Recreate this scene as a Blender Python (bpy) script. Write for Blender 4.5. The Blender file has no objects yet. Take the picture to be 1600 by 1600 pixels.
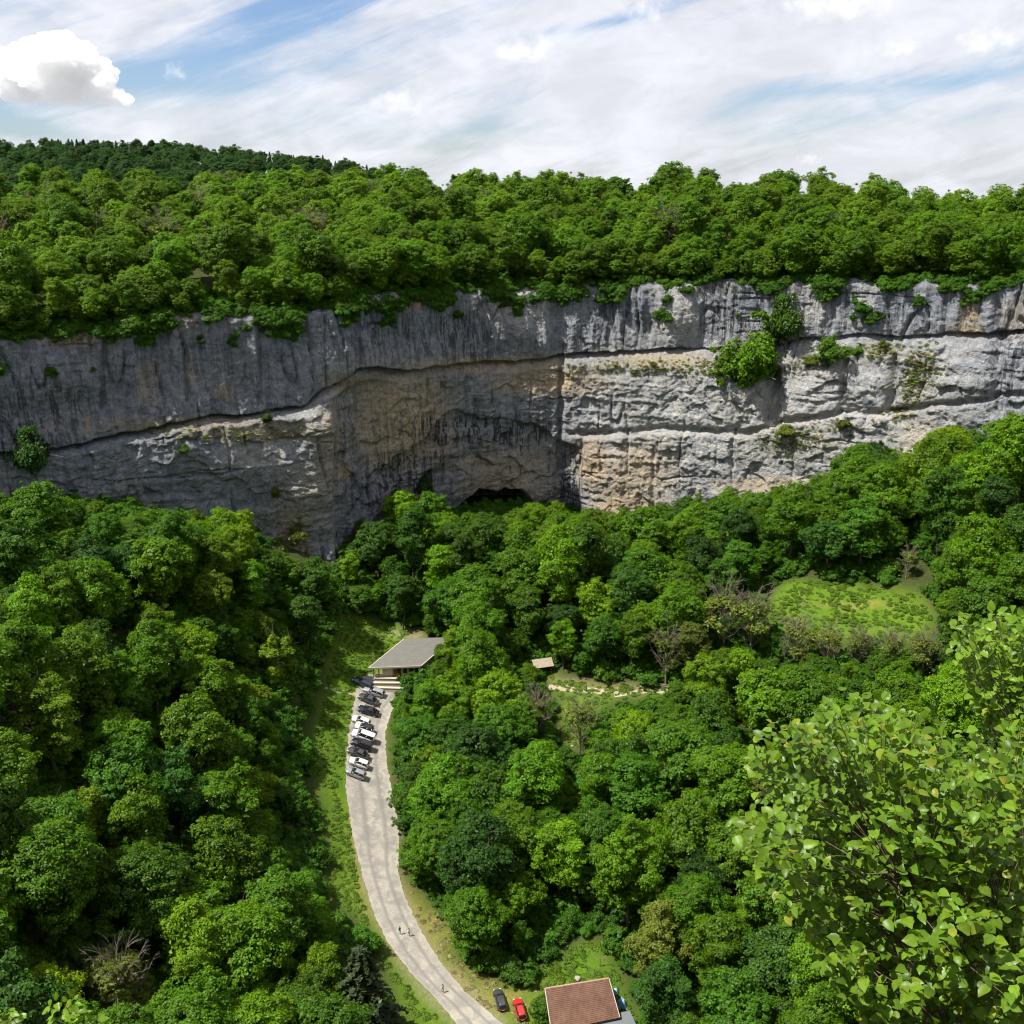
import bpy, bmesh, math, random
import numpy as np
from mathutils import Vector, Matrix
R = math.radians
C = bpy.context.scene.collection
SC = bpy.context.scene

# ------------------------------------------------------------------ camera
FPX = 1640.0                      # focal length in photo pixels (1600 px wide)
PITCH = R(17.9)
CAM = np.array([0.0, 0.0, 140.0])
cam = bpy.data.cameras.new('camera'); camo = bpy.data.objects.new('camera', cam); C.objects.link(camo)
camo.location = CAM; camo.rotation_euler = (R(90) - PITCH, 0, 0)
cam.sensor_width = 36; cam.sensor_fit = 'HORIZONTAL'; cam.lens = 36 * FPX / 1600
cam.clip_start = 0.5; cam.clip_end = 40000
SC.camera = camo

# ------------------------------------------------------------------ sun, sky, exposure
SUN_EL = R(61); SUN_AZ = math.atan2(-0.955, -0.295)          # azimuth from +Y, sun stands to the left
sdir = Vector((math.sin(SUN_AZ) * math.cos(SUN_EL), math.cos(SUN_AZ) * math.cos(SUN_EL), math.sin(SUN_EL)))
sun = bpy.data.lights.new('sun', 'SUN'); sun.energy = 5.0; sun.angle = R(0.53); sun.color = (1.0, 0.955, 0.88)
suno = bpy.data.objects.new('sun', sun); C.objects.link(suno)
suno.rotation_euler = (-sdir).to_track_quat('-Z', 'Y').to_euler(); suno.location = (-200, 0, 400)
SC.view_settings.view_transform = 'Standard'; SC.view_settings.look = 'None'
SC.view_settings.exposure = 0.8; SC.view_settings.gamma = 1.0

class NT:
    """tiny node-tree helper"""
    def __init__(s, tree): s.t = tree; s.n = tree.nodes; s.l = tree.links
    def node(s, typ, **kw):
        n = s.n.new(typ)
        for k, v in kw.items():
            if k == 'inp':
                for i, x in v.items():
                    if isinstance(x, bpy.types.NodeSocket): s.l.new(x, n.inputs[i])
                    else: n.inputs[i].default_value = x
            else: setattr(n, k, v)
        return n
    def math(s, op, a, b=0.0, c=0.0, clamp=False):
        n = s.node('ShaderNodeMath', operation=op, use_clamp=clamp, inp={0: a, 1: b, 2: c}); return n.outputs[0]
    def mix(s, f, a, b, blend='MIX'):
        n = s.node('ShaderNodeMix', data_type='RGBA', blend_type=blend, inp={0: f, 6: a, 7: b}); return n.outputs[2]
    def ramp(s, f, lo, hi, a=0.0, b=1.0, smooth=True):
        n = s.node('ShaderNodeMapRange', interpolation_type='SMOOTHSTEP' if smooth else 'LINEAR', inp={0: f, 1: lo, 2: hi, 3: a, 4: b}); return n.outputs[0]
    def noise(s, vec, scale, detail=4, rough=0.55, dist=0.0):
        n = s.node('ShaderNodeTexNoise', inp={'Vector': vec, 'Scale': scale, 'Detail': detail, 'Roughness': rough, 'Distortion': dist}); return n.outputs[0]
    def xyz(s, x, y, z): return s.node('ShaderNodeCombineXYZ', inp={0: x, 1: y, 2: z}).outputs[0]
def c4(*c): return (*c, 1.0)

world = bpy.data.worlds.new('World'); SC.world = world; world.use_nodes = True
w = NT(world.node_tree); w.n.clear()
sky = w.node('ShaderNodeTexSky', sky_type='NISHITA', sun_disc=False, sun_elevation=SUN_EL, sun_rotation=SUN_AZ, altitude=500, air_density=1.0, dust_density=0.6, ozone_density=1.6)
tc = w.node('ShaderNodeTexCoord').outputs['Generated']
sp = w.node('ShaderNodeSeparateXYZ', inp={0: tc})
az = w.math('ARCTAN2', sp.outputs[0], sp.outputs[1]); el = w.math('ARCSINE', sp.outputs[2])
def rot_coord(phi, kx, ky, off):
    a = w.math('ADD', w.math('MULTIPLY', az, math.cos(phi) * kx), w.math('MULTIPLY', el, math.sin(phi) * kx))
    b = w.math('ADD', w.math('MULTIPLY', az, -math.sin(phi) * ky), w.math('MULTIPLY', el, math.cos(phi) * ky))
    return w.xyz(w.math('ADD', a, off), b, off * 0.37)
n1 = w.noise(rot_coord(R(17), 3.2, 15, 3.1), 1.0, 5, 0.55, 0.6)
n2 = w.noise(rot_coord(R(20), 9, 60, 7.7), 1.0, 6, 0.62, 0.9)
n3 = w.noise(rot_coord(R(5), 14, 30, 1.7), 1.0, 6, 0.6, 0.4)
cov = w.math('ADD', w.math('MULTIPLY', n1, 0.62), w.math('ADD', w.math('MULTIPLY', n2, 0.26), w.math('MULTIPLY', n3, 0.12)))
def gap(px, py, sx, sy, phi, amt):
    """a gap in the thin cloud sheet, centred on the direction of a photo pixel"""
    a0 = (px - 800) / FPX; e0 = (800 - py) / FPX - PITCH
    da = w.math('SUBTRACT', az, a0); de = w.math('SUBTRACT', el, e0)
    u = w.math('MULTIPLY', w.math('ADD', w.math('MULTIPLY', da, math.cos(phi)), w.math('MULTIPLY', de, math.sin(phi))), FPX / sx)
    v = w.math('MULTIPLY', w.math('ADD', w.math('MULTIPLY', da, -math.sin(phi)), w.math('MULTIPLY', de, math.cos(phi))), FPX / sy)
    r2 = w.math('ADD', w.math('MULTIPLY', u, u), w.math('MULTIPLY', v, v))
    return w.math('MULTIPLY', w.math('EXPONENT', w.math('MULTIPLY', r2, -1.0)), amt)
for g in [(300, 165, 190, 34, R(4), .26), (400, 120, 130, 20, R(14), .14), (560, 35, 210, 34, R(14), .26), (60, 212, 170, 20, R(-14), .28), (40, 75, 150, 30, 0, .20),
          (1330, 172, 260, 14, R(3), .13), (930, 85, 110, 9, R(8), .13), (800, 225, 210, 11, R(3), .09), (1130, 195, 90, 16, R(20), .12),
          (650, 250, 220, 10, 0, .06), (1560, 128, 60, 8, R(6), .12)]:
    cov = w.math('SUBTRACT', cov, gap(*g[:5], g[5] * 0.98))
mask = w.ramp(cov, 0.27, 0.54, 0.04, 0.97)
veil = w.ramp(n3, 0.3, 0.75, 0.86, 1.05)
cloudc = w.mix(1.0, c4(8.2, 8.35, 8.95), w.xyz(veil, veil, veil), 'MULTIPLY')
skyc = w.mix(1.0, sky.outputs[0], c4(0.80, 0.92, 1.16), 'MULTIPLY')
tot = w.mix(mask, skyc, cloudc)
bg = w.node('ShaderNodeBackground', inp={0: tot, 1: 0.064})
wo = w.node('ShaderNodeOutputWorld'); w.l.new(bg.outputs[0], wo.inputs[0])

cy = SC.cycles
cy.max_bounces = 16; cy.diffuse_bounces = 3; cy.glossy_bounces = 2; cy.transmission_bounces = 4; cy.transparent_max_bounces = 6; cy.volume_bounces = 16
cy.use_denoising = True; cy.filter_width = 1.1; cy.caustics_reflective = False; cy.caustics_refractive = False; cy.sample_clamp_indirect = 4

# ------------------------------------------------------------------ pixel <-> world
CP, SP_ = math.cos(PITCH), math.sin(PITCH)
def ray(px, py):
    a = (px - 800) / FPX; b = (800 - py) / FPX
    return np.array([a, CP + b * SP_, -SP_ + b * CP])
def at_depth(px, py, d): return CAM + ray(px, py) * d
def at_z(px, py, z):
    d = ray(px, py); return CAM + d * ((z - CAM[2]) / d[2])
def project(P):
    P = np.asarray(P, float); q = P - CAM
    dep = q[..., 1] * CP - q[..., 2] * SP_
    up = q[..., 1] * SP_ + q[..., 2] * CP
    dep_s = np.where(dep > 0.1, dep, 0.1)
    return 800 + FPX * q[..., 0] / dep_s, 800 - FPX * up / dep_s, dep
def in_poly(px, py, poly):
    px = np.asarray(px); py = np.asarray(py); ins = np.zeros(px.shape, bool)
    n = len(poly)
    for i in range(n):
        x1, y1 = poly[i]; x2, y2 = poly[(i + 1) % n]
        c = (y1 > py) != (y2 > py)
        with np.errstate(divide='ignore', invalid='ignore'):
            xi = (x2 - x1) * (py - y1) / (y2 - y1 + 1e-12) + x1
        ins ^= c & (px < xi)
    return ins
def sstep(a, b, x):
    t = np.clip((x - a) / (b - a), 0, 1); return t * t * (3 - 2 * t)

# ------------------------------------------------------------------ noise (numpy)
class Noise:
    def __init__(s, seed):
        r = np.random.default_rng(seed); s.p = r.permutation(512); s.g = r.uniform(-1, 1, (512, 3)); s.g /= np.linalg.norm(s.g, axis=1)[:, None]
        s.v = r.uniform(0, 1, (512, 3))
    def h(s, i, j, k): return s.p[(s.p[(s.p[i & 511] + j) & 511] + k) & 511]
    def __call__(s, x, y, z=0.0):
        x, y, z = np.broadcast_arrays(np.asarray(x, float), np.asarray(y, float), np.asarray(z, float))
        i, j, k = np.floor(x).astype(int), np.floor(y).astype(int), np.floor(z).astype(int)
        fx, fy, fz = x - i, y - j, z - k
        f = lambda t: t * t * t * (t * (6 * t - 15) + 10)
        u, v, ww = f(fx), f(fy), f(fz); out = 0
        for a in (0, 1):
            for b in (0, 1):
                for c in (0, 1):
                    g = s.g[s.h(i + a, j + b, k + c)]
                    d = g[..., 0] * (fx - a) + g[..., 1] * (fy - b) + g[..., 2] * (fz - c)
                    out = out + d * (u if a else 1 - u) * (v if b else 1 - v) * (ww if c else 1 - ww)
        return out * 1.6
    def fbm(s, x, y, z=0.0, o=4, gain=0.5):
        t = 0; a = 1.0; q = 1.0
        for n in range(o): t = t + a * s(x * q + 17.3 * n, y * q - 9.1 * n, np.asarray(z) * q); a *= gain; q *= 2.03
        return t
    def cells(s, x, y):
        """voronoi: random value of the nearest cell and distance to the border"""
        i0, j0 = np.floor(x).astype(int), np.floor(y).astype(int)
        d1 = np.full(x.shape, 9.0); d2 = np.full(x.shape, 9.0); val = np.zeros(x.shape); tilt = np.zeros(x.shape)
        for a in (-1, 0, 1):
            for b in (-1, 0, 1):
                hh = s.h(i0 + a, j0 + b, 3); q = s.v[hh]
                ex, ey = x - (i0 + a + q[..., 0]), y - (j0 + b + q[..., 1]); d = np.hypot(ex, ey)
                m = d < d1; tilt = np.where(m, ex * s.g[hh][..., 0] + ey * s.g[hh][..., 1], tilt)
                d2 = np.where(m, d1, np.minimum(d2, d)); val = np.where(m, q[..., 2], val); d1 = np.where(m, d, d1)
        return val, d2 - d1, tilt
NZ = Noise(5); NZ2 = Noise(11)

# ------------------------------------------------------------------ mesh helpers
def mk_mesh(name, verts, faces, mats=(), smooth=False, midx=None, attrs=None):
    """verts (n,3); faces = array (m,k) or a list of such arrays"""
    me = bpy.data.meshes.new(name)
    if isinstance(faces, np.ndarray): faces = [faces]
    faces = [np.asarray(f, np.int32) for f in faces if len(f)]
    verts = np.asarray(verts, np.float32)
    nl = sum(f.size for f in faces); npoly = sum(len(f) for f in faces)
    me.vertices.add(len(verts)); me.vertices.foreach_set('co', verts.ravel())
    me.loops.add(nl); me.loops.foreach_set('vertex_index', np.concatenate([f.ravel() for f in faces]))
    me.polygons.add(npoly)
    tot_ = np.concatenate([np.full(len(f), f.shape[1], np.int32) for f in faces])
    me.polygons.foreach_set('loop_start', np.concatenate([[0], np.cumsum(tot_)[:-1]]).astype(np.int32))
    if smooth: me.polygons.foreach_set('use_smooth', np.ones(npoly, bool))
    if midx is not None: me.polygons.foreach_set('material_index', np.asarray(midx, np.int32))
    for m in mats: me.materials.append(m)
    if attrs:
        for k, v in attrs.items():
            a = me.attributes.new(k, 'FLOAT', 'POINT'); a.data.foreach_set('value', np.asarray(v, np.float32).ravel())
    me.update(calc_edges=True)
    return me
def obj(name, me, parent=None, loc=None, rotz=0.0, scale=None):
    o = bpy.data.objects.new(name, me); C.objects.link(o)
    if parent is not None: o.parent = parent
    if loc is not None: o.location = loc
    if rotz: o.rotation_euler = (0, 0, rotz)
    if scale is not None: o.scale = scale if hasattr(scale, '__len__') else (scale,) * 3
    return o
def tag(o, label, cat, group=None, kind=None):
    if label: o['label'] = label
    if cat: o['category'] = cat
    if group: o['group'] = group
    if kind: o['kind'] = kind
    return o
def thing(name, label, cat, loc=(0, 0, 0), rotz=0.0, group=None, scale=None):
    return tag(obj(name, None, None, loc, rotz, scale), label, cat, group)
class MB:
    """collects boxes, prisms, tubes; build() links them as one mesh object"""
    def __init__(s): s.v = []; s.f = []
    def add(s, verts, faces):
        n = len(s.v); s.v += [tuple(map(float, p)) for p in verts]; s.f += [tuple(i + n for i in f) for f in faces]; return s
    def box(s, x0, x1, y0, y1, z0, z1):
        return s.add([(x0, y0, z0), (x1, y0, z0), (x1, y1, z0), (x0, y1, z0), (x0, y0, z1), (x1, y0, z1), (x1, y1, z1), (x0, y1, z1)],
                     [(0, 3, 2, 1), (4, 5, 6, 7), (0, 1, 5, 4), (1, 2, 6, 5), (2, 3, 7, 6), (3, 0, 4, 7)])
    def hexa(s, bottom, top):
        """closed solid between two rings of points"""
        n = len(bottom)
        return s.add(list(bottom) + list(top), [tuple(range(n))[::-1], tuple(range(n, 2 * n))] + [(i, (i + 1) % n, n + (i + 1) % n, n + i) for i in range(n)])
    def tube(s, pts, rad, sides=6):
        v, f, c = tube_np(pts, rad, sides); s.add(v, f); n = len(s.v); return s
    def build(s, name, mat, parent=None, bevel=0.0, smooth=False):
        me = bpy.data.meshes.new(name); me.from_pydata(s.v, [], s.f); me.materials.append(mat); me.update()
        bm = bmesh.new(); bm.from_mesh(me)
        if bevel: bmesh.ops.bevel(bm, geom=bm.edges[:], offset=bevel, segments=2, affect='EDGES', profile=0.6)
        bmesh.ops.recalc_face_normals(bm, faces=bm.faces); bm.to_mesh(me); bm.free()
        if smooth: me.polygons.foreach_set('use_smooth', np.ones(len(me.polygons), bool))
        return obj(name, me, parent)
def tube_np(pts, rad, sides=5):
    pts = np.asarray(pts, float); n = len(pts); rad = np.broadcast_to(rad, (n,))
    t = np.gradient(pts, axis=0); t /= np.linalg.norm(t, axis=1)[:, None] + 1e-9
    ref = np.where(np.abs(t[:, 2:3]) > 0.9, np.array([[1.0, 0, 0]]), np.array([[0, 0, 1.0]]))
    a = np.cross(t, ref); a /= np.linalg.norm(a, axis=1)[:, None] + 1e-9; b = np.cross(t, a)
    th = np.arange(sides) * 2 * math.pi / sides
    v = (pts[:, None] + rad[:, None, None] * (np.cos(th)[None, :, None] * a[:, None] + np.sin(th)[None, :, None] * b[:, None])).reshape(-1, 3)
    f = [(i * sides + j, i * sides + (j + 1) % sides, (i + 1) * sides + (j + 1) % sides, (i + 1) * sides + j) for i in range(n - 1) for j in range(sides)]
    caps = [tuple(range(sides)), tuple(range((n - 1) * sides, n * sides))]
    return v, f + caps, caps
class QB:
    """numpy collector of quads only"""
    def __init__(s): s.v = []; s.f = []; s.n = 0
    def tube(s, pts, rad, sides=4):
        v, f, caps = tube_np(pts, rad, sides); f = np.array(f[:-2], np.int32)
        s.v.append(v); s.f.append(f + s.n); s.n += len(v)
    def mesh(s, name, mat, smooth=True): return mk_mesh(name, np.concatenate(s.v), np.concatenate(s.f), [mat], smooth)

# ------------------------------------------------------------------ materials
def new_mat(name):
    m = bpy.data.materials.new(name); m.use_nodes = True; t = NT(m.node_tree); t.n.clear()
    out = t.node('ShaderNodeOutputMaterial'); return m, t, out
def flat(name, col, rough=0.6, metal=0.0, spec=0.4, var=0.12, scale=3.0, bump=0.0, coat=0.0):
    m, t, out = new_mat(name); co = t.node('ShaderNodeTexCoord').outputs['Object']
    nz = t.noise(co, scale, 5, 0.6); v = t.ramp(nz, 0.25, 0.75, 1 - var, 1 + var, False)
    colr = t.mix(1.0, c4(*col), t.xyz(v, v, v), 'MULTIPLY')
    p = t.node('ShaderNodeBsdfPrincipled', inp={'Base Color': colr, 'Roughness': rough, 'Metallic': metal, 'Specular IOR Level': spec, 'Coat Weight': coat, 'Coat Roughness': 0.08})
    if bump:
        b = t.node('ShaderNodeBump', inp={'Strength': bump, 'Distance': 0.05, 'Height': t.noise(co, scale * 4, 4)}); t.l.new(b.outputs[0], p.inputs['Normal'])
    t.l.new(p.outputs[0], out.inputs[0]); return m
def leaf_mat(name, scale=0.35, trans=0.35, sat=1.0, use_color=True, base=(0.06, 0.12, 0.02), bright=1.0, rough=0.5, yellow=0.0):
    m, t, out = new_mat(name)
    oi = t.node('ShaderNodeObjectInfo'); co = t.node('ShaderNodeTexCoord').outputs['Object']
    src = oi.outputs['Color'] if use_color else c4(*base)
    wn = t.node('ShaderNodeTexWhiteNoise', noise_dimensions='3D', inp={0: oi.outputs['Location']}); rnd = wn.outputs[0]
    hsv = t.node('ShaderNodeHueSaturation', inp={0: t.ramp(rnd, 0, 1, 0.494, 0.514, False), 1: sat, 2: t.ramp(t.math('FRACT', t.math('MULTIPLY', rnd, 7.31)), 0, 1, 0.74, 1.24, False), 3: 1.0, 4: src}).outputs[0]
    nz = t.noise(co, scale, 3, 0.6); gi = t.node('ShaderNodeNewGeometry').outputs['Random Per Island']
    v = t.math('MULTIPLY', t.ramp(nz, 0.3, 0.7, 0.80, 1.22), t.ramp(gi, 0, 1, 0.72, 1.3, False)); v = t.math('MULTIPLY', v, bright)
    col = t.mix(1.0, hsv, t.xyz(v, v, t.math('MULTIPLY', v, 0.9)), 'MULTIPLY')
    if yellow:
        col = t.mix(t.ramp(gi, 0.86, 1.0, 0.0, yellow), col, c4(0.30, 0.27, 0.03)); col = t.mix(t.ramp(gi, 0.0, 0.30, 0.35, 0.0), col, c4(0.045, 0.10, 0.012))
    p = t.node('ShaderNodeBsdfPrincipled', inp={'Base Color': col, 'Roughness': rough, 'Specular IOR Level': 0.25})
    tcol = t.mix(1.0, col, c4(1.5, 1.45, 0.45), 'MULTIPLY')
    tr = t.node('ShaderNodeBsdfTranslucent', inp={0: tcol})
    mx = t.node('ShaderNodeMixShader', inp={0: trans, 1: p.outputs[0], 2: tr.outputs[0]}); t.l.new(mx.outputs[0], out.inputs[0]); return m
M_LEAF = leaf_mat('broad_leaf', trans=0.42, bright=1.55, sat=1.06)
M_NEEDLE = leaf_mat('needle', trans=0.12, base=(0.032, 0.048, 0.014), use_color=False)
M_HERB = leaf_mat('herb_leaf', trans=0.4, base=(0.115, 0.195, 0.016), use_color=False)
M_DRY = leaf_mat('dry_grass_blade', trans=0.25, base=(0.27, 0.235, 0.11), use_color=False)
M_NEARLEAF = leaf_mat('lime_leaf', scale=2.5, trans=0.42, base=(0.135, 0.225, 0.017), use_color=False, rough=0.38, yellow=0.6)
M_BARK = flat('bark', (0.10, 0.078, 0.058), 0.9, var=0.35, scale=6, bump=0.6)
M_TWIG = flat('dead_twig', (0.17, 0.135, 0.105), 0.9, var=0.3, scale=4)
M_STEM = flat('pale_stem', (0.11, 0.08, 0.052), 0.8, var=0.3, scale=20)

def cliff_mat():
    m, t, out = new_mat('limestone')
    co = t.node('ShaderNodeTexCoord').outputs['Object']; s = t.node('ShaderNodeSeparateXYZ', inp={0: co})
    at = lambda k: t.node('ShaderNodeAttribute', attribute_name=k).outputs['Fac']
    streak_v = t.xyz(t.math('MULTIPLY', s.outputs[0], 1.0), t.math('MULTIPLY', s.outputs[1], 1.0), t.math('MULTIPLY', s.outputs[2], 0.07))
    st = t.noise(streak_v, 0.75, 6, 0.68, 0.3); st2 = t.noise(streak_v, 2.4, 4, 0.6)
    big = t.noise(co, 0.07, 5, 0.6); mid = t.noise(co, 0.45, 6, 0.65); fine = t.noise(co, 2.2, 6, 0.7)
    bed = t.noise(t.xyz(t.math('MULTIPLY', s.outputs[0], 0.08), t.math('MULTIPLY', s.outputs[1], 0.08), s.outputs[2]), 0.9, 4, 0.6)
    base = t.mix(t.ramp(mid, 0.3, 0.7), c4(0.160, 0.182, 0.225), c4(0.38, 0.40, 0.435))
    base = t.mix(t.ramp(big, 0.45, 0.72, 0, 0.28), base, c4(0.32, 0.285, 0.235))
    base = t.mix(t.ramp(bed, 0.55, 0.78, 0, 0.22), base, c4(0.44, 0.41, 0.345))
    pale = t.math('MULTIPLY', at('pale'), t.ramp(t.math('ADD', t.math('MULTIPLY', mid, 0.5), t.math('MULTIPLY', st, 0.5)), 0.36, 0.6))
    base = t.mix(pale, base, c4(0.66, 0.63, 0.565))
    oc = t.math('MULTIPLY', at('ochre'), t.ramp(t.math('ADD', t.math('MULTIPLY', fine, 0.45), t.math('MULTIPLY', mid, 0.55)), 0.25, 0.52))
    ochre = t.mix(t.ramp(fine, 0.3, 0.7), c4(0.45, 0.30, 0.155), c4(0.60, 0.52, 0.39))
    base = t.mix(oc, base, ochre)
    dk = t.math('MULTIPLY', t.ramp(t.math('ADD', t.math('MULTIPLY', st, 0.7), t.math('MULTIPLY', st2, 0.3)), 0.465, 0.57), t.math('ADD', 0.20, at('stain_shade')))
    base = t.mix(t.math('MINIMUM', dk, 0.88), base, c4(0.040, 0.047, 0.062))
    wt = t.math('MULTIPLY', t.ramp(t.math('ADD', t.math('MULTIPLY', st2, 0.6), t.math('MULTIPLY', fine, 0.4)), 0.58, 0.70), 0.38)
    base = t.mix(wt, base, c4(0.58, 0.565, 0.53))
    gr = t.math('MULTIPLY', at('moss'), t.ramp(fine, 0.42, 0.60))
    base = t.mix(gr, base, c4(0.14, 0.14, 0.045))
    h = t.math('ADD', t.math('MULTIPLY', mid, 1.1), t.math('ADD', t.math('MULTIPLY', fine, 1.5), t.math('ADD', t.math('MULTIPLY', st, 0.7), t.math('MULTIPLY', bed, 0.3))))
    wv = t.node('ShaderNodeVectorMath', operation='ADD', inp={0: t.xyz(s.outputs[0], s.outputs[1], t.math('MULTIPLY', s.outputs[2], 0.8)), 1: t.node('ShaderNodeTexNoise', inp={'Vector': co, 'Scale': 0.6, 'Detail': 3}).outputs[1]}).outputs[0]
    vo = t.node('ShaderNodeTexVoronoi', feature='DISTANCE_TO_EDGE', inp={'Vector': wv, 'Scale': 0.42}).outputs[0]; vo2 = t.node('ShaderNodeTexVoronoi', feature='DISTANCE_TO_EDGE', inp={'Vector': wv, 'Scale': 1.15}).outputs[0]
    crk = t.math('ADD', t.ramp(vo, 0.0, 0.05, -0.4, 0.0), t.ramp(vo2, 0.0, 0.06, -0.22, 0.0)); h = t.math('ADD', h, t.math('MULTIPLY', crk, t.ramp(mid, 0.42, 0.58)))
    base = t.mix(t.math('MULTIPLY', t.ramp(vo, 0.0, 0.03, 0.28, 0.0), t.ramp(mid, 0.45, 0.6)), base, c4(0.05, 0.05, 0.052))
    b = t.node('ShaderNodeBump', inp={'Strength': 0.9, 'Distance': 0.9, 'Height': h})
    p = t.node('ShaderNodeBsdfPrincipled', inp={'Base Color': base, 'Roughness': 0.92, 'Specular IOR Level': 0.15, 'Normal': b.outputs[0]})
    t.l.new(p.outputs[0], out.inputs[0]); return m
M_CLIFF = cliff_mat()

def ground_mat():
    m, t, out = new_mat('meadow_ground'); co = t.node('ShaderNodeTexCoord').outputs['Object']
    at = lambda k: t.node('ShaderNodeAttribute', attribute_name=k).outputs['Fac']
    n1 = t.noise(co, 0.22, 5, 0.6); n2 = t.noise(co, 1.6, 6, 0.7); n3 = t.noise(co, 7, 4, 0.7)
    g = t.mix(t.ramp(n1, 0.35, 0.65), c4(0.080, 0.165, 0.010), c4(0.125, 0.195, 0.015))
    g = t.mix(t.ramp(n2, 0.35, 0.7, 0, 0.6), g, c4(0.065, 0.135, 0.011))
    g = t.mix(t.ramp(n3, 0.5, 0.72, 0, 0.3), g, c4(0.15, 0.20, 0.035))
    d = t.mix(t.ramp(n2, 0.35, 0.65), c4(0.27, 0.225, 0.065), c4(0.165, 0.165, 0.04))
    g = t.mix(t.math('MULTIPLY', at('dry'), t.ramp(t.math('ADD', n1, t.math('MULTIPLY', n2, 0.5)), 0.55, 0.85, 0.45, 1.0)), g, d)
    soil = t.mix(t.ramp(n2, 0.3, 0.7), c4(0.24, 0.17, 0.095), c4(0.36, 0.30, 0.21))
    g = t.mix(t.math('MULTIPLY', at('dirt'), t.ramp(t.math('ADD', n2, t.math('MULTIPLY', n3, 0.4)), 0.45, 0.75, 0.45, 1.0)), g, soil)
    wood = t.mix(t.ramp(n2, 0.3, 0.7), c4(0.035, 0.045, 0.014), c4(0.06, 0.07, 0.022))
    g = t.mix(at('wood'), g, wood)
    b = t.node('ShaderNodeBump', inp={'Strength': 1.0, 'Distance': 0.35, 'Height': t.math('ADD', n2, t.math('MULTIPLY', n3, 0.6))})
    p = t.node('ShaderNodeBsdfPrincipled', inp={'Base Color': g, 'Roughness': 0.95, 'Specular IOR Level': 0.1, 'Normal': b.outputs[0]})
    t.l.new(p.outputs[0], out.inputs[0]); return m
M_GROUND = ground_mat()
def road_mat():
    m, t, out = new_mat('gravel_road'); co = t.node('ShaderNodeTexCoord').outputs['Object']
    u = t.node('ShaderNodeAttribute', attribute_name='across').outputs['Fac']
    n1 = t.noise(co, 0.35, 6, 0.65, 0.6); n2 = t.noise(co, 1.7, 6, 0.7); n3 = t.noise(co, 9, 4, 0.7)
    g = t.mix(t.ramp(n1, 0.36, 0.64), c4(0.215, 0.20, 0.175), c4(0.335, 0.305, 0.255))
    g = t.mix(t.ramp(n2, 0.45, 0.70, 0, 0.55), g, c4(0.175, 0.167, 0.155)); pt = t.noise(co, 0.16, 3, 0.5, 1.5); g = t.mix(t.ramp(pt, 0.54, 0.57, 0, 0.45), g, c4(0.17, 0.165, 0.155)); g = t.mix(t.ramp(t.math('ABSOLUTE', t.math('SUBTRACT', u, 0.5)), 0.40, 0.5, 0, 0.35), g, c4(0.36, 0.325, 0.25))
    g = t.mix(t.ramp(n3, 0.5, 0.75, 0, 0.4), g, c4(0.36, 0.33, 0.27))
    tr = t.math('ABSOLUTE', t.math('SUBTRACT', t.math('ABSOLUTE', t.math('SUBTRACT', t.math('ADD', u, t.math('MULTIPLY', t.math('SUBTRACT', n1, 0.5), 0.10)), 0.52)), 0.20))
    g = t.mix(t.ramp(tr, 0.0, 0.09, 0.75, 0.0), g, c4(0.165, 0.155, 0.138))
    b = t.node('ShaderNodeBump', inp={'Strength': 0.5, 'Distance': 0.08, 'Height': t.math('ADD', n2, n3)})
    p = t.node('ShaderNodeBsdfPrincipled', inp={'Base Color': g, 'Roughness': 0.9, 'Specular IOR Level': 0.2, 'Normal': b.outputs[0]})
    t.l.new(p.outputs[0], out.inputs[0]); return m
M_ROAD = road_mat()

# ------------------------------------------------------------------ valley terrain: thin-plate surface through points read off the photo
CTRL = [(770, 1600, 0), (690, 1510, 2.5), (640, 1450, 4), (595, 1350, 7.5), (580, 1250, 11.5), (575, 1170, 15), (580, 1100, 18.5), (610, 1060, 20.5),
        (900, 1570, 0.5), (1000, 1600, 0), (950, 1480, 3.5), (1100, 1560, 3), (900, 1300, 9), (1100, 1300, 14), (900, 1170, 18), (905, 1078, 24), (760, 1040, 24),
        (760, 930, 33), (620, 960, 27), (545, 1010, 25), (505, 1120, 21), (470, 1230, 17), (500, 1400, 9), (560, 1540, 4),
        (300, 1560, 11), (60, 1560, 24), (250, 1350, 21), (30, 1300, 38), (250, 1150, 33), (30, 1080, 48), (380, 980, 38), (200, 960, 50), (30, 930, 57), (340, 905, 52),
        (500, 930, 38), (560, 905, 35), (780, 860, 38), (660, 880, 37), (900, 860, 36), (1000, 860, 33), (1100, 950, 34), (1080, 1090, 25), (1200, 1130, 24),
        (1330, 920, 45), (1330, 985, 40), (1430, 950, 45), (1230, 930, 43), (1250, 800, 48), (1420, 890, 50), (1500, 1100, 37), (1400, 1200, 30), (1300, 1320, 21), (1560, 1300, 36),
        (1400, 1560, 17), (1600, 1560, 26), (1600, 900, 56), (1600, 750, 68), (1450, 760, 58), (1250, 1560, 8)]
cpts = np.array([at_z(*c) for c in CTRL])
extra = np.array([[-150, 150, 60], [-190, 110, 80], [150, 150, 48], [210, 170, 66], [220, 230, 82], [-160, 200, 70], [0, 90, 0], [-70, 90, 14], [70, 95, 10],
                  [0, 345, 38], [70, 340, 42], [140, 315, 60], [-60, 300, 44], [-110, 255, 62]], float)
cpts = np.vstack([cpts, extra])
def _U(r2): return np.where(r2 > 1e-9, r2 * np.log(np.maximum(r2, 1e-9)), 0.0)
_S = 100.0
_q = cpts[:, :2] / _S; _n = len(_q)
_K = _U(((_q[:, None] - _q[None]) ** 2).sum(-1)) + 0.015 * np.eye(_n)
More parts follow.
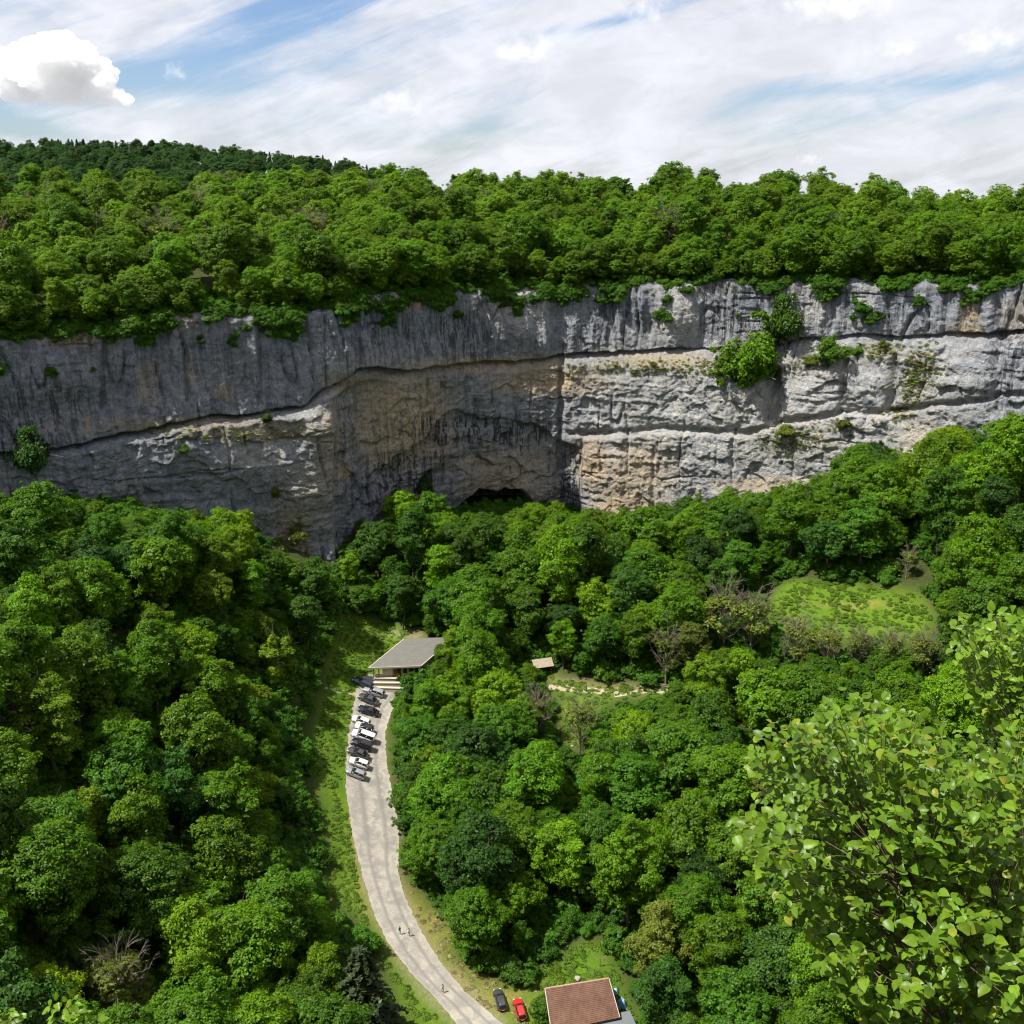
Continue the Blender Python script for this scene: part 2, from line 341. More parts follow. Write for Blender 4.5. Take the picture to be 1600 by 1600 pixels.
_P = np.hstack([np.ones((_n, 1)), _q]); _A = np.zeros((_n + 3, _n + 3)); _A[:_n, :_n] = _K; _A[:_n, _n:] = _P; _A[_n:, :_n] = _P.T
_W = np.linalg.solve(_A, np.concatenate([cpts[:, 2], np.zeros(3)]))
def gz(x, y):
    x = np.asarray(x, float); y = np.asarray(y, float); sh = x.shape
    q = np.stack([np.clip(x.ravel(), -230, 250), np.clip(y.ravel(), 80, 350)], -1) / _S
    z = np.empty(len(q))
    for i in range(0, len(q), 20000):
        qq = q[i:i + 20000]; z[i:i + 20000] = _U(((qq[:, None] - _q[None]) ** 2).sum(-1)) @ _W[:_n] + _W[_n] + qq @ _W[_n + 1:]
    z = np.clip(z, -2, 86).reshape(sh)
    near = 138.35 - 1.28 * np.maximum(y - 1.0, 0)              # the steep bank under the viewpoint
    k = 3.0
    return np.maximum(z, near) + k * np.log1p(np.exp(-np.abs(z - near) / k)) * 0.3
def hit(px, py):
    """walk the pixel's ray down to the valley ground"""
    d = ray(px, py); ts = np.linspace(60, 420, 721); P = CAM + ts[:, None] * d
    below = P[:, 2] < gz(P[:, 0], P[:, 1]); i = int(np.argmax(below)) if below.any() else len(ts) - 1
    a, b = ts[max(i - 1, 0)], ts[i]
    for _ in range(12):
        m_ = (a + b) / 2; p = CAM + m_ * d
        if p[2] < gz(p[0], p[1]): b = m_
        else: a = m_
    p = CAM + b * d; p[2] = float(gz(p[0], p[1])); return p

ROAD_L = [(722, 1612), (690, 1570), (650, 1530), (610, 1480), (585, 1430), (570, 1380), (556, 1330), (545, 1270), (540, 1225), (541, 1180), (546, 1140), (551, 1110), (556, 1085), (560, 1062), (575, 1053)]
ROAD_R = [(800, 1612), (762, 1580), (732, 1555), (692, 1510), (655, 1450), (632, 1400), (622, 1362), (624, 1318), (622, 1280), (612, 1235), (604, 1190), (602, 1145), (612, 1110), (640, 1082), (655, 1058)]
def resample(pl, n):
    pl = np.asarray(pl, float); s = np.concatenate([[0], np.cumsum(np.linalg.norm(np.diff(pl, axis=0), axis=1))]); t = np.linspace(0, s[-1], n)
    return np.stack([np.interp(t, s, pl[:, k]) for k in range(pl.shape[1])], -1)
def smooth_pl(p, it=3):
    for _ in range(it): p[1:-1] = (p[:-2] + 2 * p[1:-1] + p[2:]) / 4
    return p
def strip_sheet(name, L, Rr, mat, n=160, m=14, lift=0.07, jag=0.32, seed=0):
    """a sheet lying on the ground between two edges; returns object and centre line"""
    L = np.array([hit(*p) for p in L])[:, :2]; Rr = np.array([hit(*p) for p in Rr])[:, :2]
    L = smooth_pl(resample(L, n), 6); Rr = smooth_pl(resample(Rr, n), 6)
    u = np.linspace(0, 1, m)[None, :, None]; P = L[:, None] * (1 - u) + Rr[:, None] * u
    wv = Rr - L; wv /= np.linalg.norm(wv, axis=1)[:, None] + 1e-9; s = np.arange(n) * 0.4
    P[:, 0] += wv * (jag * NZ.fbm(s, 3.3 + seed, o=3))[:, None]; P[:, -1] += wv * (jag * NZ.fbm(s, 7.9 + seed, o=3))[:, None]
    z = gz(P[..., 0], P[..., 1]) + lift; V = np.dstack([P, z]).reshape(-1, 3)
    i, j = np.meshgrid(np.arange(n - 1), np.arange(m - 1), indexing='ij'); a = (i * m + j).ravel()
    F = np.stack([a, a + 1, a + m + 1, a + m], -1)
    me = mk_mesh(name, V, F, [mat], True, attrs={'across': np.broadcast_to(u[..., 0], (n, m)).ravel()})
    return obj(name, me), (L + Rr) / 2
road, road_c = strip_sheet('road', ROAD_L, ROAD_R, M_ROAD, n=220, m=16); tag(road, 'pale gravel road with parking bay along its edge', None, kind='structure')

# regions of open ground, as outlines in photo pixels (the ground is looked up under them)
OPEN = {
 'road': [(540, 958), (622, 975), (664, 992), (668, 1030), (640, 1040), (605, 1066), (604, 1140), (606, 1190), (612, 1240), (622, 1300), (622, 1350), (640, 1385), (672, 1420), (704, 1440), (712, 1495),
          (770, 1535), (840, 1540), (850, 1620), (655, 1620), (622, 1560), (606, 1500), (580, 1452), (545, 1420), (516, 1400), (520, 1330), (500, 1230), (490, 1150), (503, 1090), (520, 1030)],
 'house': [(842, 1535), (850, 1515), (895, 1478), (935, 1472), (960, 1510), (972, 1540), (1000, 1620), (830, 1620)],
 'clearing': [(845, 1030), (875, 1062), (950, 1072), (1040, 1068), (1040, 1084), (960, 1090), (925, 1112), (902, 1172), (882, 1168), (880, 1092), (850, 1055)],
 'meadow': [(1205, 935), (1235, 905), (1330, 912), (1435, 928), (1462, 970), (1440, 1000), (1300, 1000), (1205, 972)],
 'path': [(1468, 1062), (1498, 1066), (1500, 1130), (1472, 1132)],
 'scree': [(1405, 872), (1450, 885), (1445, 905), (1408, 895)],
 'rocks': [(1165, 1105), (1225, 1122), (1235, 1140), (1175, 1135)],
}
SUNNY = [[(540, 958), (622, 975), (664, 992), (668, 1030), (640, 1040), (612, 1110), (602, 1145), (612, 1235), (624, 1318), (632, 1400), (692, 1510), (850, 1590), (985, 1600), (700, 1620), (640, 1600), (606, 1500), (570, 1452), (525, 1400), (520, 1330), (510, 1270), (540, 1240), (540, 1195), (492, 1180), (492, 1125), (545, 1090), (545, 1050), (518, 1030)], OPEN['meadow'], OPEN['clearing'], OPEN['path'], [(895, 1450), (950, 1448), (968, 1500), (972, 1600), (860, 1600), (850, 1540)]]
CLIFF_CLEAR = [(-80, 380), (1700, 380), (1700, 632), (1600, 645), (1450, 668), (1318, 690), (1292, 735), (1180, 752), (1060, 768), (1000, 782), (912, 800), (850, 776), (800, 792), (740, 786), (705, 806), (690, 765), (655, 745),
               (600, 770), (545, 850), (520, 902), (505, 892), (460, 905), (412, 868), (400, 806), (380, 794), (200, 792), (120, 768), (60, 752), (0, 768), (-80, 775)]

# ground sheet of the valley
gx = np.arange(-245, 262, 1.15); gy = np.arange(-30, 372, 1.15); GX, GY = np.meshgrid(gx, gy)
GZ = gz(GX, GY); rough = NZ.fbm(GX * 0.16, GY * 0.16, o=4)
pxg, pyg, _d = project(np.stack([GX, GY, GZ], -1))
rd = np.full(GX.shape, 1e9)
for c in road_c[::2]: rd = np.minimum(rd, np.hypot(GX - c[0], GY - c[1]))
flatm = np.zeros(GX.shape)
for k in ('clearing', 'path'):
    flatm = np.maximum(flatm, in_poly(pxg, pyg, OPEN[k]))
for _ in range(8): flatm[1:-1, 1:-1] = np.maximum(flatm[1:-1, 1:-1], 0.85 * np.maximum.reduce([flatm[:-2, 1:-1], flatm[2:, 1:-1], flatm[1:-1, :-2], flatm[1:-1, 2:]]))
GZ = GZ + rough * 0.55 * sstep(4, 12, rd) * (1 - flatm)
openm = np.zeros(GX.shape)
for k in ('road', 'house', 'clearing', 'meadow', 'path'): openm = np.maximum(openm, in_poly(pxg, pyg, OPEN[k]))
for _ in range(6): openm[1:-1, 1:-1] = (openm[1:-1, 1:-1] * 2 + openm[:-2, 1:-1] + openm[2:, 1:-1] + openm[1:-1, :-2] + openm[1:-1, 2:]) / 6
blob = lambda x, y, sx, sy: np.exp(-((pxg - x) / sx) ** 2 - ((pyg - y) / sy) ** 2)
dry = sum(blob(*b) for b in [(675, 1450, 40, 45), (735, 1530, 40, 28), (790, 1560, 45, 28), (640, 1390, 22, 40), (555, 1290, 9, 90), (570, 1410, 9, 40), (1330, 945, 60, 6), (930, 1060, 60, 12), (890, 1150, 14, 14)])
dirt = sum(blob(*b) for b in [(650, 990, 40, 7), (905, 1062, 40, 6), (985, 1075, 60, 8), (1425, 888, 24, 9), (1200, 1122, 40, 12), (625, 1255, 10, 120), (745, 1030, 12, 14), (690, 885, 14, 10)])
dirt = np.maximum(dirt, sstep(5.2, 3.5, rd) * 0.5)
ny, nx = GX.shape; i, j = np.meshgrid(np.arange(ny - 1), np.arange(nx - 1), indexing='ij'); a = (i * nx + j).ravel()
ground = obj('ground', mk_mesh('ground', np.stack([GX, GY, GZ], -1).reshape(-1, 3), np.stack([a, a + 1, a + nx + 1, a + nx], -1), [M_GROUND], True,
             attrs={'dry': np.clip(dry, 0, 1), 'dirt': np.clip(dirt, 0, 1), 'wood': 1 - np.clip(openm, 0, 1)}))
tag(ground, 'grassy and wooded valley floor below the cliffs', None, kind='structure')

# small paths
pathm = flat('pale_path', (0.30, 0.25, 0.17), 0.9, var=0.25, scale=1.5, bump=0.4)
strip_sheet('path', [(858, 1070), (900, 1073), (950, 1077)], [(856, 1078), (900, 1082), (950, 1086)], pathm, n=40, m=6, jag=0.15)[0]['kind'] = 'structure'
strip_sheet('path', [(1474, 1068), (1481, 1085), (1484, 1100), (1474, 1118), (1476, 1134)], [(1480, 1066), (1489, 1084), (1493, 1102), (1493, 1120), (1490, 1134)], pathm, n=40, m=6, jag=0.15)[0]['kind'] = 'structure'
strip_sheet('path', [(508, 1074), (532, 1078), (558, 1082)], [(508, 1078), (532, 1083), (558, 1088)], pathm, n=30, m=4, jag=0.2)[0]['kind'] = 'structure'
strip_sheet('path', [(960, 1085), (1000, 1078), (1050, 1076)], [(960, 1090), (1000, 1084), (1050, 1082)], pathm, n=30, m=4, jag=0.2)[0]['kind'] = 'structure'

# ------------------------------------------------------------------ the cliff
PLAN = np.array([(-205, 95), (-185, 140), (-156, 200), (-117, 243), (-79, 263), (-49, 278), (-31, 294), (-8, 315), (20, 323), (60, 313), (100, 293), (136, 268), (185, 228), (228, 182), (255, 140)], float)
def catmull(P, n):
    out = []
    for i in range(len(P) - 1):
        p0, p1, p2, p3 = P[max(i - 1, 0)], P[i], P[i + 1], P[min(i + 2, len(P) - 1)]
        t = np.linspace(0, 1, 40, endpoint=False)[:, None]
        out.append(0.5 * (2 * p1 + (p2 - p0) * t + (2 * p0 - 5 * p1 + 4 * p2 - p3) * t ** 2 + (3 * p1 - p0 - 3 * p2 + p3) * t ** 3))
    return resample(np.vstack(out + [P[-1:]]), n)
NU, NV = 1560, 300
plan = catmull(PLAN, NU); tang = np.gradient(plan, axis=0); tang /= np.linalg.norm(tang, axis=1)[:, None]
nrm = np.stack([tang[:, 1], -tang[:, 0]], -1)                 # out of the wall, towards the valley
arc = np.concatenate([[0], np.cumsum(np.linalg.norm(np.diff(plan, axis=0), axis=1))])
# height of the rim: read off the photo for each column
rim_px = np.array([(-200, 540), (0, 522), (60, 524), (120, 522), (200, 500), (260, 488), (330, 492), (420, 492), (520, 482), (580, 460), (660, 458), (740, 452), (820, 450), (900, 452), (1000, 442), (1100, 440), (1200, 446), (1260, 438), (1400, 440), (1500, 444), (1600, 437), (1800, 436)], float)
px0, _, _ = project(np.column_stack([plan, np.full(NU, 108.0)]))
rimpy = np.interp(px0, rim_px[:, 0], rim_px[:, 1])
def z_of(py, x, y):
    b = (800 - py) / FPX      # world z seen at row py over plan point (x, y)
    return 140 + y * (b * CP - SP_) / (CP + b * SP_)
rimz = z_of(rimpy, plan[:, 0], plan[:, 1]); rimz = np.clip(rimz, 95, 122)
rimz = np.where(px0 < -150, 106, rimz); rimz = np.where(px0 > 1750, 113, rimz)
k_ = np.ones(15) / 15; rimz = np.convolve(np.pad(rimz, 7, 'edge'), k_, 'valid')
rimz = rimz + 1.3 * NZ.fbm(arc * 0.10, 0.5, o=4)
ZB = 22.0
vv = np.linspace(0, 1, NV)[None]; Zc = ZB + (rimz[:, None] - ZB) * vv
PXc, PYc, _ = project(np.dstack([np.repeat(plan[:, :1], NV, 1), np.repeat(plan[:, 1:], NV, 1), Zc]))
U = np.repeat(arc[:, None], NV, 1); MPP = 0.195               # metres per photo pixel on the wall
li = lambda tab: np.interp(PXc, [p[0] for p in tab], [p[1] for p in tab])
wob = 4.5 * NZ.fbm(U * 0.07, 2.2, o=4) + 3.0 * np.tanh(6 * NZ(U * 0.045, 9.7))                        # pixels
ledgeA = li([(-200, 725), (0, 706), (85, 693), (240, 660), (400, 640), (468, 630), (500, 604), (560, 578), (700, 567), (860, 553), (1000, 549), (1110, 545), (1250, 532), (1400, 522), (1600, 518), (1800, 512)]) + wob
ledgeB = li([(-200, 900), (560, 900), (690, 648), (800, 652), (880, 668), (1040, 661), (1180, 657), (1300, 640), (1560, 612), (1800, 590)]) + wob
tA = (PYc - ledgeA) * MPP; tB = (PYc - ledgeB) * MPP          # metres below each ledge
D = np.zeros(PXc.shape)
left = sstep(540, 490, PXc); right = sstep(880, 940, PXc)
over = li([(-200, 2.6), (440, 2.6), (560, 2.2), (700, 1.6), (860, 1.5), (1000, 1.0), (1600, .8)])
D += over * (sstep(-14, -0.6, tA)) * (tA < 0) + 0
low = li([(0, 4.2), (300, 4.6), (480, 5.0), (530, 3.0), (580, 0.6), (700, 1.0), (830, 3.0), (900, 4.4), (1150, 4.8), (1250, 4.2), (1600, 4.0)])
ramp_len = li([(0, 2.6), (480, 3.0), (560, 4), (860, 3.0), (1000, 5.0), (1250, 6.0), (1600, 5)])
lowD = -1.6 + (low + 1.6) * sstep(0.4, 1.0, tA / ramp_len * 1.0) ; ntc = 0.3 + 1.5 * sstep(-0.35, 0.35, NZ2.fbm(U * 0.05, 6.1, o=2)); lowD = np.where(tA / ramp_len > 1, low, np.where(tA > 0, -ntc + (low + ntc) * np.clip((tA - 0.7) / (ramp_len - 0.7), 0, 1) ** 0.7, 0))
D = np.where(tA >= 0, lowD, D)
# lower wall leans back towards the rim (it catches the high sun)
D += np.where(tA > 0, 0.05 * np.maximum(tA - 5, 0) * (1 + right * 2.2), 0)
D -= right * 0.05 * np.maximum(-tA - 2, 0)
# second bedding ledge on the right-hand wall
rB = sstep(860, 920, PXc)
D -= rB * 1.7 * np.exp(-((tB - 0.9) / 0.9) ** 2); D += rB * (np.where(tB > 2, 1.1, 0.0) - 0.8 * sstep(-6, 0, tB) * (tB < 0) * 0)
# alcove with the cave under an arched lip
arch = li([(520, 905), (548, 800), (572, 752), (600, 722), (640, 692), (690, 642), (760, 640), (820, 655), (868, 676), (905, 690), (930, 730), (940, 950)])
inA = (PYc - arch + 9 * NZ2.fbm(U * 0.12, Zc * 0.12, o=3)) * MPP
xr = sstep(930, 885, PXc + 14 * NZ(Zc * 0.10, 5.5)) * sstep(508, 522, PXc)
D -= xr * (2.6 * sstep(0.0, 1.4, inA) * (0.35 + 0.65 * sstep(720, 640, PXc) + 0.5 * sstep(-0.2, 0.3, NZ2(U * 0.06, Zc * 0.09))) + 1.5 * sstep(14, 18, inA) * sstep(720, 700, PXc))
# recess behind the buttress, from the ledge down
D -= 3.0 * sstep(500, 530, PXc) * sstep(640, 560, PXc) * sstep(2, 6, tA) * (1 - xr * sstep(0, 2, inA))
but = sstep(516, 507, PXc) * sstep(430, 500, PXc) * sstep(3, 10, tA); D += 2.0 * but
# cave mouth
cave = np.exp(-(((PXc - 778 - 10 * NZ(PYc * 0.06, 3.3)) / 60) ** 4) - (((PYc - 826 - 8 * NZ(PXc * 0.06, 8.3)) / 64) ** 4)); D -= 17 * sstep(0.35, 0.6, cave)
cave2 = np.exp(-(((PXc - 690) / 30) ** 4) - (((PYc - 812) / 18) ** 4)); D -= 2.5 * sstep(0.3, 0.7, cave2)
# gullies and vertical joints
def joint(x0, y0, x1, y1, wd, dp):
    t = np.clip((PYc - y0) / (y1 - y0), 0, 1); xc = x0 + (x1 - x0) * t + 2.5 * NZ(PYc * 0.05, x0 * 1.7)
    return dp * np.exp(-((PXc - xc) / wd) ** 2) * sstep(y0 - 8, y0 + 6, PYc) * sstep(y1 + 8, y1 - 6, PYc)
for jn in [(1216, 572, 1214, 650, 9, 4.2), (874, 556, 872, 745, 5, 2.2), (888, 690, 892, 800, 16, 2.2), (1328, 560, 1322, 640, 5, 2.0), (1402, 555, 1398, 640, 6, 2.0), (290, 540, 292, 630, 3, 1.2), (165, 500, 160, 640, 5, 1.6),
           (1110, 440, 1100, 545, 26, 2.4), (1180, 450, 1178, 545, 14, 2.2), (1300, 445, 1298, 520, 6, 1.3), (1565, 520, 1566, 640, 8, 2.5), (1250, 660, 1252, 750, 3, 1.2), (560, 470, 556, 580, 4, 1.3),
           (730, 455, 728, 560, 6, 1.5), (870, 455, 868, 552, 12, 1.8), (950, 445, 952, 545, 5, 1.1), (405, 500, 404, 630, 4, 1.3), (1478, 440, 1476, 520, 3, 1.0), (1030, 690, 1030, 790, 4, 1.0), (1155, 660, 1156, 745, 3, .8)]:
    D -= joint(*jn)
# bulges
for bx, by, sx, sy, h in [(1060, 495, 26, 34, 2.2), (1000, 470, 14, 24, 1.0), (810, 500, 55, 40, 1.6), (90, 590, 60, 45, 2.2), (480, 660, 40, 30, 1.6), (970, 740, 40, 50, 1.8), (1280, 600, 45, 34, 1.8), (1368, 595, 30, 40, 1.8),
                          (1520, 590, 40, 40, 2.2), (1100, 600, 50, 28, 1.5), (330, 700, 60, 40, 1.5), (1440, 700, 30, 40, 2.5), (520, 540, 30, 40, 1.5), (980, 600, 60, 20, 1.2), (640, 660, 40, 50, 1.2), (1160, 605, 34, 30, 1.2)]:
    D += h * np.exp(-((PXc - bx) / sx) ** 2 - ((PYc - by) / sy) ** 2)
# natural relief
D += 1.4 * NZ.fbm(U * 0.045, Zc * 0.05, o=2)
flu = NZ.fbm(U * 0.30, Zc * 0.030, o=3); D += 0.8 * flu * (0.35 + sstep(2, -4, tA))
crk = np.abs(NZ2.fbm(U * 0.11, Zc * 0.02, o=2)); D -= 1.3 * np.exp(-(crk / 0.035) ** 2) * sstep(0.0, 0.4, NZ(U * 0.05, Zc * 0.06) + 0.15)
bedn = NZ2.fbm(U * 0.018, Zc * 0.42, o=3); D += 0.30 * np.tanh(bedn * 3.0) * (0.10 + 0.90 * sstep(-1, 5, tA)) * sstep(-0.25, 0.45, NZ2(U * 0.03 + 5, Zc * 0.04))
crh = np.abs(NZ.fbm(U * 0.012 + 40, Zc * 0.16, o=3)); D -= 0.9 * np.exp(-(crh / 0.035) ** 2) * sstep(0.05, 0.45, NZ(U * 0.04 + 9, Zc * 0.05))
cv, cd, ct = NZ.cells(U * 0.17 + 0.6 * NZ2(U * 0.2, Zc * 0.2), Zc * 0.20 + 0.5 * NZ2(U * 0.2 + 50, Zc * 0.2)); D += (0.9 * (cv - 0.5) + 0.8 * ct) * sstep(0, 0.10, cd) * (0.40 + 0.60 * sstep(-2, 4, tA))
cv2, cd2, ct2 = NZ2.cells(U * 0.5 + 0.5 * NZ(U * 0.6, Zc * 0.6), Zc * 0.62); D += (0.38 * (cv2 - 0.5) + 0.35 * ct2) * sstep(0, 0.12, cd2) * (0.55 + 0.45 * sstep(-2, 4, tA))
D += 0.24 * NZ2.fbm(U * 1.1, Zc * 1.0, o=2)
# rounded rim
D -= 2.2 * sstep(0.975, 1.0, vv) ** 2
dz = 0.35 * NZ2.fbm(U * 0.25, Zc * 0.25 + 30, o=2) * np.sin(np.pi * vv) 
V = np.dstack([plan[:, 0][:, None] + nrm[:, 0][:, None] * D, plan[:, 1][:, None] + nrm[:, 1][:, None] * D, Zc + dz])
def blobs(lst):
    o = np.zeros(PXc.shape)
    for x, y, sx, sy, s in lst: o = np.maximum(o, s * np.exp(-(np.abs((PXc - x) / sx) ** 3) - (np.abs((PYc - y) / sy) ** 3)))
    return np.clip(o + 0.25 * o * NZ.fbm(U * 0.2, Zc * 0.2, o=3), 0, 1)
ochre = blobs([(628, 655, 75, 80, 1.0), (600, 690, 40, 40, .9), (760, 570, 130, 14, .9), (850, 592, 90, 22, 1.0), (930, 715, 34, 40, 1.0), (985, 770, 60, 30, 1.0), (1000, 730, 60, 50, .8), (790, 740, 85, 45, .70), (535, 738, 18, 14, 1.0), (640, 470, 22, 14, .9), (1515, 490, 14, 22, 1.0), (1510, 515, 26, 10, .9),
               (1030, 560, 80, 10, .7), (1210, 745, 80, 14, .7), (1450, 690, 30, 40, .5), (230, 600, 18, 34, .5), (350, 610, 16, 14, .6), (300, 585, 10, 24, .4), (135, 665, 4, 14, .8), (510, 690, 30, 70, .6), (400, 670, 80, 14, .6), (330, 660, 220, 12, .45), (110, 528, 50, 14, .7), (250, 510, 60, 14, .5), (1590, 500, 30, 30, .4), (560, 600, 60, 20, .7), (450, 820, 30, 40, .5), (480, 760, 50, 60, .3)])
pale = blobs([(1230, 640, 360, 120, .85), (1060, 490, 40, 50, 1.0), (810, 480, 60, 40, .9), (1010, 740, 60, 60, .7), (1240, 745, 60, 16, 1.0), (1450, 690, 40, 50, 1.0), (390, 700, 60, 30, .7), (480, 660, 30, 30, .8), (1270, 480, 30, 40, .8), (1350, 470, 20, 30, .8), (520, 600, 30, 50, .5), (470, 760, 30, 40, .5), (510, 850, 8, 50, .8)])  # pale rock; on the right wall sunlit brightness is put into the colour too
stain_shade = blobs([(250, 570, 330, 110, .22), (620, 510, 140, 60, .55), (720, 520, 60, 50, .7), (890, 750, 26, 60, 1.0), (740, 672, 130, 26, 1.0), (640, 735, 60, 36, 1.0), (620, 760, 80, 40, .8), (1130, 490, 40, 60, .9), (950, 500, 70, 50, .6), (1350, 480, 250, 45, .5), (1580, 560, 40, 120, .7), (60, 640, 80, 60, .6), (540, 640, 24, 90, .4)])  # dark streak stains; under the arch lip the overhang's shade is painted in too
moss = blobs([(1000, 572, 120, 18, .6), (1380, 545, 40, 14, .8), (1440, 600, 40, 60, .5), (1240, 680, 80, 30, .7), (330, 670, 180, 16, .6), (430, 800, 60, 60, .6), (1000, 450, 700, 8, .4), (200, 500, 240, 12, .6), (1180, 570, 80, 20, .6)])
ii, jj = np.meshgrid(np.arange(NU - 1), np.arange(NV - 1), indexing='ij'); a = (ii * NV + jj).ravel()
cliff = obj('cliff', mk_mesh('cliff', V.reshape(-1, 3), np.stack([a, a + NV, a + NV + 1, a + 1], -1), [M_CLIFF], False, attrs={'ochre': ochre, 'pale': pale, 'stain_shade': stain_shade, 'moss': moss}))
tag(cliff, 'tall grey and ochre limestone cliff with ledges and a cave', None, kind='structure')
def on_cliff(px, py, out=0.0):
    """point of the wall whose position on its plan shows at this pixel"""
    k = np.argmin((PXc - px) ** 2 + (PYc - py) ** 2); k = np.unravel_index(k, PXc.shape); v = V[k].copy(); v[:2] += nrm[k[0]] * out; return v

# ------------------------------------------------------------------ plateau behind the rim, out to the horizon
th = np.linspace(-64, 62, 420); rimP = V[:, -1]
rim_th = np.degrees(np.arctan2(rimP[:, 0], rimP[:, 1])); order = np.argsort(rim_th)
rimR = np.hypot(rimP[:, 0], rimP[:, 1])[order]; rimT = rim_th[order]; rimZs = rimP[:, 2][order]
def plat_z(thd, r):
    R0 = np.interp(thd, rimT, rimR); z0 = np.interp(thd, rimT, rimZs); wq = np.maximum(r - R0, 0)
    crest = np.interp(thd, [-60, -26, -12, 0, 8, 15, 20, 26, 60], [120, 120, 120.5, 121, 121, 120, 115.5, 112.5, 112])
    rc = np.interp(thd, [-60, -26, 0, 26, 60], [430, 430, 445, 425, 420])
    t = np.clip((r - R0) / np.maximum(rc - R0, 40), 0, 1)
    z = z0 - 0.4 + (crest - z0) * (1 - (1 - t) ** 1.5) - np.clip(r - rc - 25, 0, 260) * 0.06 * sstep(-9, -2, thd) - np.maximum(r - 1300, 0) * 0.02
    hill = np.interp(thd, [-60, -30, -22, -19, -16, -12, -7.5, -4, 60], [22, 23, 26, 26, 25, 19, 11, -2, -8])     # wooded hill farther off
    z = z + hill * (sstep(560, 900, r) * (1.0 - 0.6 * sstep(1100, 1600, r)))
    x = r * np.sin(np.radians(thd)); y = r * np.cos(np.radians(thd))
    return z + 0.7 * NZ.fbm(x * 0.03, y * 0.03, o=3) * sstep(3, 25, wq)
rr = np.concatenate([[0, 0.8, 2, 4], np.linspace(7, 150, 36), np.geomspace(165, 9000, 44)])
TH, WW = np.meshgrid(th, rr, indexing='ij'); R0 = np.interp(TH, rimT, rimR); RR = R0 + WW - 0.25
PV = np.dstack([RR * np.sin(np.radians(TH)), RR * np.cos(np.radians(TH)), plat_z(TH, RR)])
nt, nr = TH.shape; i, j = np.meshgrid(np.arange(nt - 1), np.arange(nr - 1), indexing='ij'); a = (i * nr + j).ravel()
one = np.ones(nt * nr)
plateau = obj('plateau_ground', mk_mesh('plateau_ground', PV.reshape(-1, 3), np.stack([a, a + nr, a + nr + 1, a + 1], -1), [M_GROUND], True, attrs={'dry': one * .05, 'dirt': one * .0, 'wood': one}))
tag(plateau, 'wooded plateau behind the cliff rim', None, kind='structure')
# ------------------------------------------------------------------ tree kinds (meshes are shared by the copies)
def unit(v): return v / (np.linalg.norm(v, axis=-1, keepdims=True) + 1e-9)
def leaf_quads(p, nrm_, size, rng, bend=0.25, asp=0.55):
    n = len(p); t = unit(np.cross(nrm_, rng.normal(size=(n, 3)))); b = np.cross(nrm_, t)
    a = size[:, None]; dn = nrm_ * (a * bend)
    v = np.stack([p - t * a - dn, p - b * a * asp, p + t * a - dn, p + b * a * asp], 1)
    return v.reshape(-1, 3), np.arange(n * 4, dtype=np.int32).reshape(n, 4)
def crown_mesh(name, seed, rad, cz, nclump, nleaf, leaf, clump=(0.34, 0.74), low=-0.85, mat=None, hollow=0.72, gaps=0.0, fill=0.15):
    rng = np.random.default_rng(seed); rad = np.array(rad, float)
    nl = max(6, int(nclump / 17)); ld = unit(rng.normal(size=(nl * 4, 3)) * [1, 1, .95]); ld = ld[ld[:, 2] > low][:nl]; ld[0] = unit(np.array([.1, .1, 1.0])); nl = len(ld)
    lc = ld * rad * (rng.uniform(0.48, 0.86, nl) * (1 - .28 * np.abs(ld[:, 2])))[:, None]; lr = rng.uniform(0.24, 0.46, nl) * rad[0]                     # boughs: the masses the crown is made of
    k = rng.integers(0, nl, nclump * 4); q = unit(rng.normal(size=(nclump * 4, 3)) + ld[k] * .8 + [0, 0, .25]); p = lc[k] + q * (lr[k] * rng.uniform(0.78, 1.06, len(k)))[:, None] * [1, 1, .85]
    ins_ = np.zeros(len(k), bool)
    for m_ in range(nl): ins_ |= (np.linalg.norm((p - lc[m_]) / [1, 1, .85], axis=1) < lr[m_] * .70)
    p = p[~ins_][:nclump]; d = unit(q[~ins_][:nclump] * .6 + unit(p) * .6); cr = rng.uniform(*clump, len(p)) * rng.choice([0.7, 1.0, 1.2], len(p)); spr = rng.uniform(size=len(p)) < .13; p = np.where(spr[:, None], p + d * rng.uniform(.3, .9, (len(p), 1)), p); cr = np.where(spr, cr * .7, cr); c = p + [0, 0, cz]
    if gaps: k = rng.uniform(size=len(d)) > gaps; d, cr, c = d[k], cr[k], c[k]
    per = nleaf // len(d); P, N, S = [], [], []
    for k in range(len(d)):
        q = unit(rng.normal(size=(per, 3)) + d[k] * 0.55 + [0, 0, 0.35])
        rr_ = rng.uniform(0.4, 1.15, per) ** 0.7 * rng.choice([1.0, 1.0, 1.0, 1.35], per)
        P.append(c[k] + q * (cr[k] * rr_)[:, None] * [1.1, 1.1, 0.66]); N.append(unit(q * 0.7 + d[k] * 0.35 + [0, 0, 0.8] + rng.normal(size=(per, 3)) * 0.5)); S.append(leaf * rng.uniform(0.65, 1.35, per))
    nf = int(nleaf * fill); q = unit(rng.normal(size=(nf, 3))); P.append(q * rad * rng.uniform(0.25, 0.72, nf)[:, None] + [0, 0, cz]); N.append(unit(q + rng.normal(size=(nf, 3)) * 0.5)); S.append(leaf * rng.uniform(1.3, 2.2, nf))
    v, f = leaf_quads(np.concatenate(P), np.concatenate(N), np.concatenate(S), rng)
    return mk_mesh(name, v, f, [mat or M_LEAF])
